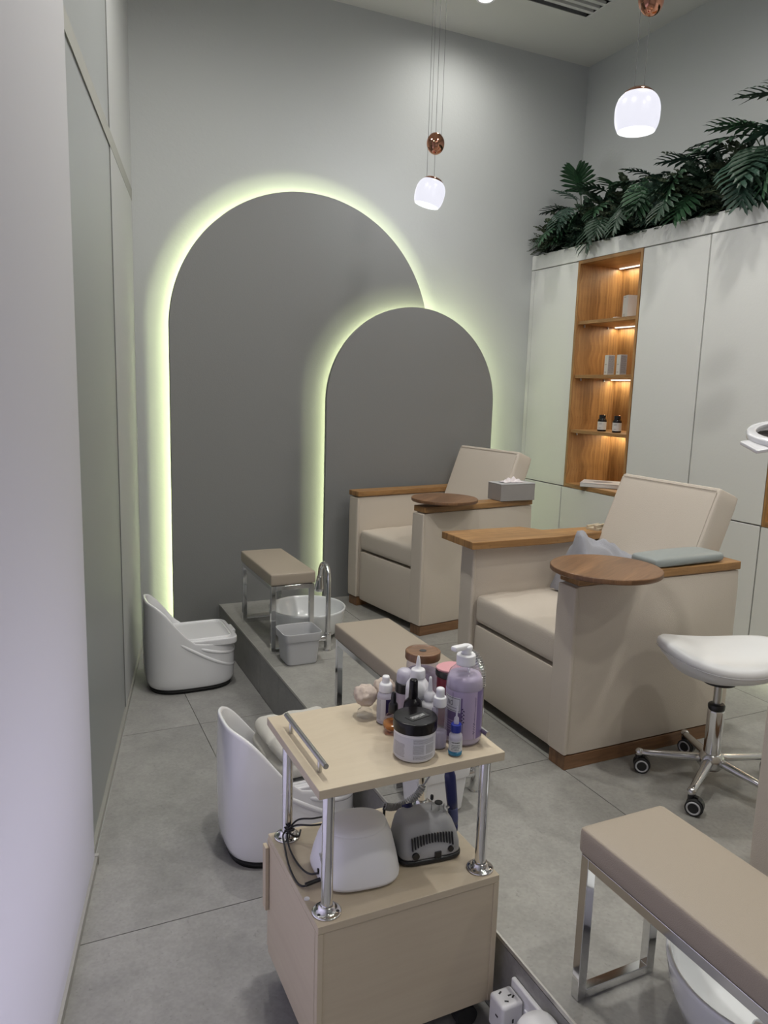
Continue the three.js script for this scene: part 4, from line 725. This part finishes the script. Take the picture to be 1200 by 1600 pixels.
{ const t = thing('scrub_tub', 'dark red tub with a pink flap top between wooden lid jar and pump bottle', 'tub', [.862, Y1, -1.432], 0);
  obj('body', lathe([[0, .001], [.030, .001], [.032, .004], [.0335, .118], [0, .118]], 48), M.red, t);
  const lid = obj('lid', lathe([[0, .117], [.036, .117], [.037, .119], [.037, .130], [.035, .132], [0, .132]], 48), M.black, t);
  const s = new THREE.Shape(); for (let k = 0; k < 30; k++) { const a = k / 30 * Math.PI * 2, r = .0335 * (1 + .05 * Math.sin(a * 3 + 1) - (a > 4.2 && a < 5.4 ? .18 * Math.sin((a - 4.2) / 1.2 * Math.PI) : 0)); k ? s.lineTo(r * Math.cos(a), r * Math.sin(a)) : s.moveTo(r, 0); }
  obj('pink_top', new THREE.ExtrudeGeometry(s, { depth: .003, bevelEnabled: true, bevelSize: .001, bevelThickness: .001, bevelSegments: 1 }).rotateX(-Math.PI / 2).translate(0, .133, 0), M.pink, lid).rotation.y = .6; }

// ---------------------------------------------------------------- on the trolley deck
const Y2 = TM + .0003;
{ const t = thing('nail_lamp', 'white dome shaped nail lamp on the trolley deck', 'nail lamp', [.625, Y2, -1.415], -.12);
  const ring = (a, b, y, e, ox = 0, oz = 0) => superRing(a, b, y, e, 72, ox, oz).map(([x, yy, z]) => [x * (1 - .10 * (z / b)), yy, z]);
  obj('housing', loft([ring(.090, .078, .004, 3.2), ring(.095, .084, .007, 3.3, 0, .002), ring(.0955, .085, .014, 3.3, 0, .002), ring(.090, .080, .045, 3.0), ring(.082, .070, .078, 2.6, 0, -.004), ring(.073, .061, .100, 2.3, 0, -.008), ring(.066, .054, .108, 2.2, 0, -.010), ring(.05, .04, .110, 2.1, 0, -.011)], true, true), M.plasticWhite, t);
  obj('cap', loft([ring(.0685, .0565, .1030, 2.15, 0, -.010), ring(.0700, .0580, .1045, 2.15, 0, -.010), ring(.0695, .0575, .1065, 2.15, 0, -.010), ring(.064, .0525, .1110, 2.15, 0, -.010), ring(.054, .044, .1155, 2.15, 0, -.011), ring(.04, .032, .1185, 2.1, 0, -.011), ring(.015, .012, .120, 2, 0, -.011)], true, true), M.plasticWhite, t);
  obj('foot_plate', loft([ring(.080, .072, 0, 2.6), ring(.084, .076, .0045, 2.6)]), M.plasticGrey, t);
  obj('button', [0, 1, 2].map((k) => new THREE.CylinderGeometry(.006, .006, .004, 16).rotateZ(Math.PI / 2 + .2).translate(-.0835 - (2 - k) * .002, .048 - k * .013 + .012, .020)), M.plasticPale, t);
  obj('socket', new THREE.CylinderGeometry(.005, .005, .006, 14).rotateZ(Math.PI / 2).translate(-.0905, .024, .018), M.black, t);
  for (const s of []) s; }
{ const t = thing('power_cable', 'black cable with plug looped round the trolley post to the nail lamp', 'cable', [.5, Y2, -1.45], 0);
  const cb = (pts) => tube(pts.map(([x, y, z]) => [x - .5, y, z + 1.45]), .0023, 90, 7);
  obj('cord', [cb([[.531, .022, -1.402], [.517, .012, -1.42], [.508, .004, -1.47], [.508, .010, -1.545], [.515, .024, -1.572], [.540, .045, -1.578], [.575, .052, -1.56], [.625, .045, -1.565], [.66, .026, -1.57], [.70, .004, -1.58]]), cb([[.520, .010, -1.392], [.492, .003, -1.40], [.486, .003, -1.46], [.496, .018, -1.54], [.502, .026, -1.565], [.530, .036, -1.572], [.57, .044, -1.545], [.62, .040, -1.545], [.67, .03, -1.56], [.72, .003, -1.60]]), cb([[.548, .020, -1.575], [.537, .014, -1.560], [.520, .022, -1.563], [.508, .036, -1.577]])], M.black, t);
  obj('plug', [new THREE.CylinderGeometry(.0048, .0042, .042, 14).rotateZ(Math.PI / 2).rotateY(.15).translate(.017, .012, .058 + .0)], M.black, t);
  obj('cable_tie', [new THREE.TorusGeometry(.010, .003, 8, 20).rotateX(1.2).translate(.020, .027, -.124)], M.black, t); }
{ const t = thing('nail_drill_unit', 'grey electric nail drill unit with cooling slots on the trolley deck', 'nail drill', [.800, Y2, -1.418], -.10);
  const ring = (a, b, y, oz = 0) => superRing(a, b, y, 5, 56, 0, oz);
  obj('base', loft([ring(.076, .056, .002), ring(.078, .058, .006), ring(.078, .058, .012), ring(.074, .054, .014)]), M.black, t);
  const body = obj('housing', loft([ring(.073, .053, .012), ring(.075, .055, .018), ring(.074, .054, .036), ring(.070, .049, .058, -.004), ring(.064, .041, .077, -.011), ring(.057, .034, .087, -.016), ring(.048, .027, .091, -.018), ring(.02, .012, .093, -.018)], true, true), M.plasticGrey, t);
  for (let k = 0; k < 15; k++) { const x = -.050 + k * .0071, lo = .037 + .012 * (1 - ((k - 7) / 7) ** 2), hi = .066 + .004 * (1 - ((k - 7) / 7) ** 2); const y = (lo + hi) / 2, zf = .0545 - (y - .036) * .30; obj('slot', rbox(.0028, hi - lo, .006, .001, 0, 0, 0, 1).rotateX(-.28).translate(x, y, zf - .0005), M.black, body); }
  obj('foot_switch_socket', new THREE.CylinderGeometry(.0085, .0085, .006, 20).rotateX(Math.PI / 2).translate(-.043, .026, .0555), M.black, body); obj('jack', new THREE.CylinderGeometry(.0068, .0068, .006, 20).rotateX(Math.PI / 2).translate(.043, .030, .0555), M.black, body);
  obj('power_socket', rbox(.016, .015, .006, .001, .012, .021, .055, 1), M.black, body);
  obj('knob', [new THREE.CylinderGeometry(.013, .015, .016, 24).rotateX(-.7).translate(-.026, .085, -.046)], M.navy, body);
  // drill bits in the rack
  [[.020, .094, -.010, .004, .012, .032], [.034, .089, -.002, .0095, .004, .030], [.040, .087, -.006, .002, .006, .022], [.046, .085, .004, .0022, .006, .028], [.056, .080, .002, .0045, .004, .026], [.052, .082, -.012, .002, .005, .02]].forEach(([x, y, z, r, h, L], i) => { const b = obj('drill_bit', [cyl(.0012, .0012, L, x, y - .006, z, 8)], M.steel, body); obj('bit_head', lathe([[0, 0], [r * .8, 0], [r, h * .2], [r, h * .8], [r * .7, h], [0, h]], 16).translate(x, y - .007 + L, z), i === 0 ? M.black : i === 1 ? M.rubber : M.steel, b); });
}
{ const t = thing('drill_handpiece', 'navy blue drill handpiece leaning point down beside the drill unit', 'handpiece', [.893, Y2, -1.432], 0);
  const g = (p) => lathe(p, 28); const m = new THREE.Group(); m.name = 'handle'; t.add(m); m.rotation.set(-.06, 0, .10); m.position.set(0, .001, 0);
  obj('grip', g([[0, .020], [.0088, .020], [.0095, .026], [.0100, .036], [0, .036]]), M.navy, m); obj('sleeve', g([[0, .036], [.0100, .036], [.0118, .050], [.0122, .075], [.0122, .080], [0, .080]]), M.navyMid, m);
  obj('barrel', g([[0, .080], [.0126, .080], [.0132, .10], [.0138, .140], [.0136, .160], [.011, .172], [.004, .177], [0, .177]]), M.navy, m); obj('tip', g([[0, .001], [.0022, .002], [.003, .008], [.0062, .012], [.0080, .020], [0, .020]]), M.steel, m);
}
{ const t = thing('coil_cord', 'grey coiled cord hanging behind the drill unit', 'cord', [.80, Y2, -1.50], 0);
  const path = new THREE.CatmullRomCurve3([V(-.065, .078, -.005), V(-.04, .066, -.012), V(-.005, .066, -.014), V(.03, .085, -.012), V(.042, .105, -.010)]); const pts = []; const N = 420, up = V(0, 0, 1);
  for (let i = 0; i <= N; i++) { const f = i / N, p = path.getPointAt(f), d = path.getTangentAt(f), b = d.clone().cross(up).normalize(), a = f * Math.PI * 2 * 24; pts.push(p.clone().addScaledVector(b, Math.cos(a) * .0075).addScaledVector(up, Math.sin(a) * .0075)); }
  obj('coil', new THREE.TubeGeometry(new THREE.CatmullRomCurve3(pts), 700, .0021, 6), M.plasticGrey, t);
  obj('lead', tube([[.043, .106, -.010], [.066, .145, 0], [.085, .176, .03], [.104, .174, .06]], .0022, 24, 7), M.plasticGrey, t);
  obj('plug', tube([[-.064, .078, -.005], [-.072, .055, .012], [-.055, .02, .01], [-.03, .0035, -.004]], .0035, 16, 8), M.black, t); }
{ const t = thing('lamp_cord', 'short black cord arching behind the nail lamp', 'cord', [.70, Y2, -1.50], 0);
  obj('cord', tube([[-.045, .0035, -.09], [-.01, .040, -.075], [.012, .046, -.055], [.020, .02, -.035], [.021, .0035, -.02]], .0034, 30, 8), M.black, t); }

// ---------------------------------------------------------------- sockets on the riser, magnifier lamp
{ const t = thing('socket_outlet', 'white wall socket on the platform riser at the bottom of the photo', 'socket', [XE, .115, -1.155], 0);
  obj('plate', rbox6(-.012, -.0005, -.045, .045, -.078, .078, .004), M.plasticWhite, t); obj('switch', [rbox6(-.016, -.0115, -.012, .012, -.02, -.004, .002), rbox6(-.016, -.0115, -.012, .012, .03, .046, .002)], M.plasticWhite, t); }
{ const t = thing('plug_adaptor', 'white universal plug adaptor with holes painted dark beside the trolley foot', 'adaptor', [XE - .042, .110, -1.205], 0);
  obj('body', rbox(.056, .078, .055, .008, 0, -.005, 0, 3), M.plasticWhite, t);
  obj('socket_hole_shade', [[-.008, -.014, .5], [-.008, .012, -.5], [.008, 0, 0], [.013, .006, .6]].map(([x, z, a]) => box(.009, .002, .004).rotateY(a).translate(x, .0335, z)), M.darkgap, t);  // dark slips here and below paint the shade inside the holes
  obj('side_hole_shade', [box(.002, .004, .009).translate(-.0278, .0, .006), box(.004, .009, .002).translate(.0, -.005, .0275)], M.darkgap, t); }
{ const t = thing('plug_adaptor', 'round white plug top at the bottom edge of the photo', 'adaptor', [XE - .045, .150, -1.085], 0);
  obj('body', loft([superRing(.030, .030, -.07, 2.5), superRing(.042, .04, -.03, 2.5), superRing(.044, .042, .015, 2.5), superRing(.038, .036, .028, 2.5), superRing(.018, .017, .034, 2.2)]), M.plasticWhite, t);
  obj('pin_block', box6(.028, .0445, -.05, -.02, -.02, .02), M.plasticWhite, t); }
{ const t = thing('magnifier_lamp', 'white ring magnifier lamp with dark lens at the right edge', 'magnifier lamp', [2.12, PL, -1.305], 0);
  const hd = new THREE.Group(); hd.name = 'lamp_head'; t.add(hd); hd.position.set(1.855 - 2.12, 1.376 - PL, -1.385 + 1.305); hd.rotateOnAxis(V(.6, 0, .8), .27);
  obj('ring', lathe([[.079, .010], [.082, .013], [.099, .012], [.104, .006], [.103, -.008], [.097, -.013], [.081, -.012], [.077, -.004], [.079, .010]], 56), M.gloss, hd);
  obj('lens', lathe([[0, .009], [.04, .0085], [.080, .004], [.080, -.002], [0, -.005]], 48), M.lensDark, hd);
  obj('grip', [softBox(.04, .012, .085, .005, { n: 8 }).translate(-.108, -.010, .028)], M.gloss, hd).rotation.y = -.35;
  obj('arm', [tube([[1.965 - 2.12, 1.372 - PL - .005, -1.37 + 1.305], [2.04 - 2.12, 1.36 - PL, -1.34 + 1.305], [0, 1.30 - PL, 0]], .012, 20, 10)], M.gloss, t);
  obj('pole', cyl(.013, .013, 1.09, 0, .02, 0, 20), M.gloss, t); obj('foot', lathe([[0, 0], [.085, 0], [.085, .012], [.078, .018], [.02, .024], [0, .024]], 40), M.gloss, t); }

renderer.render(scene, camera);
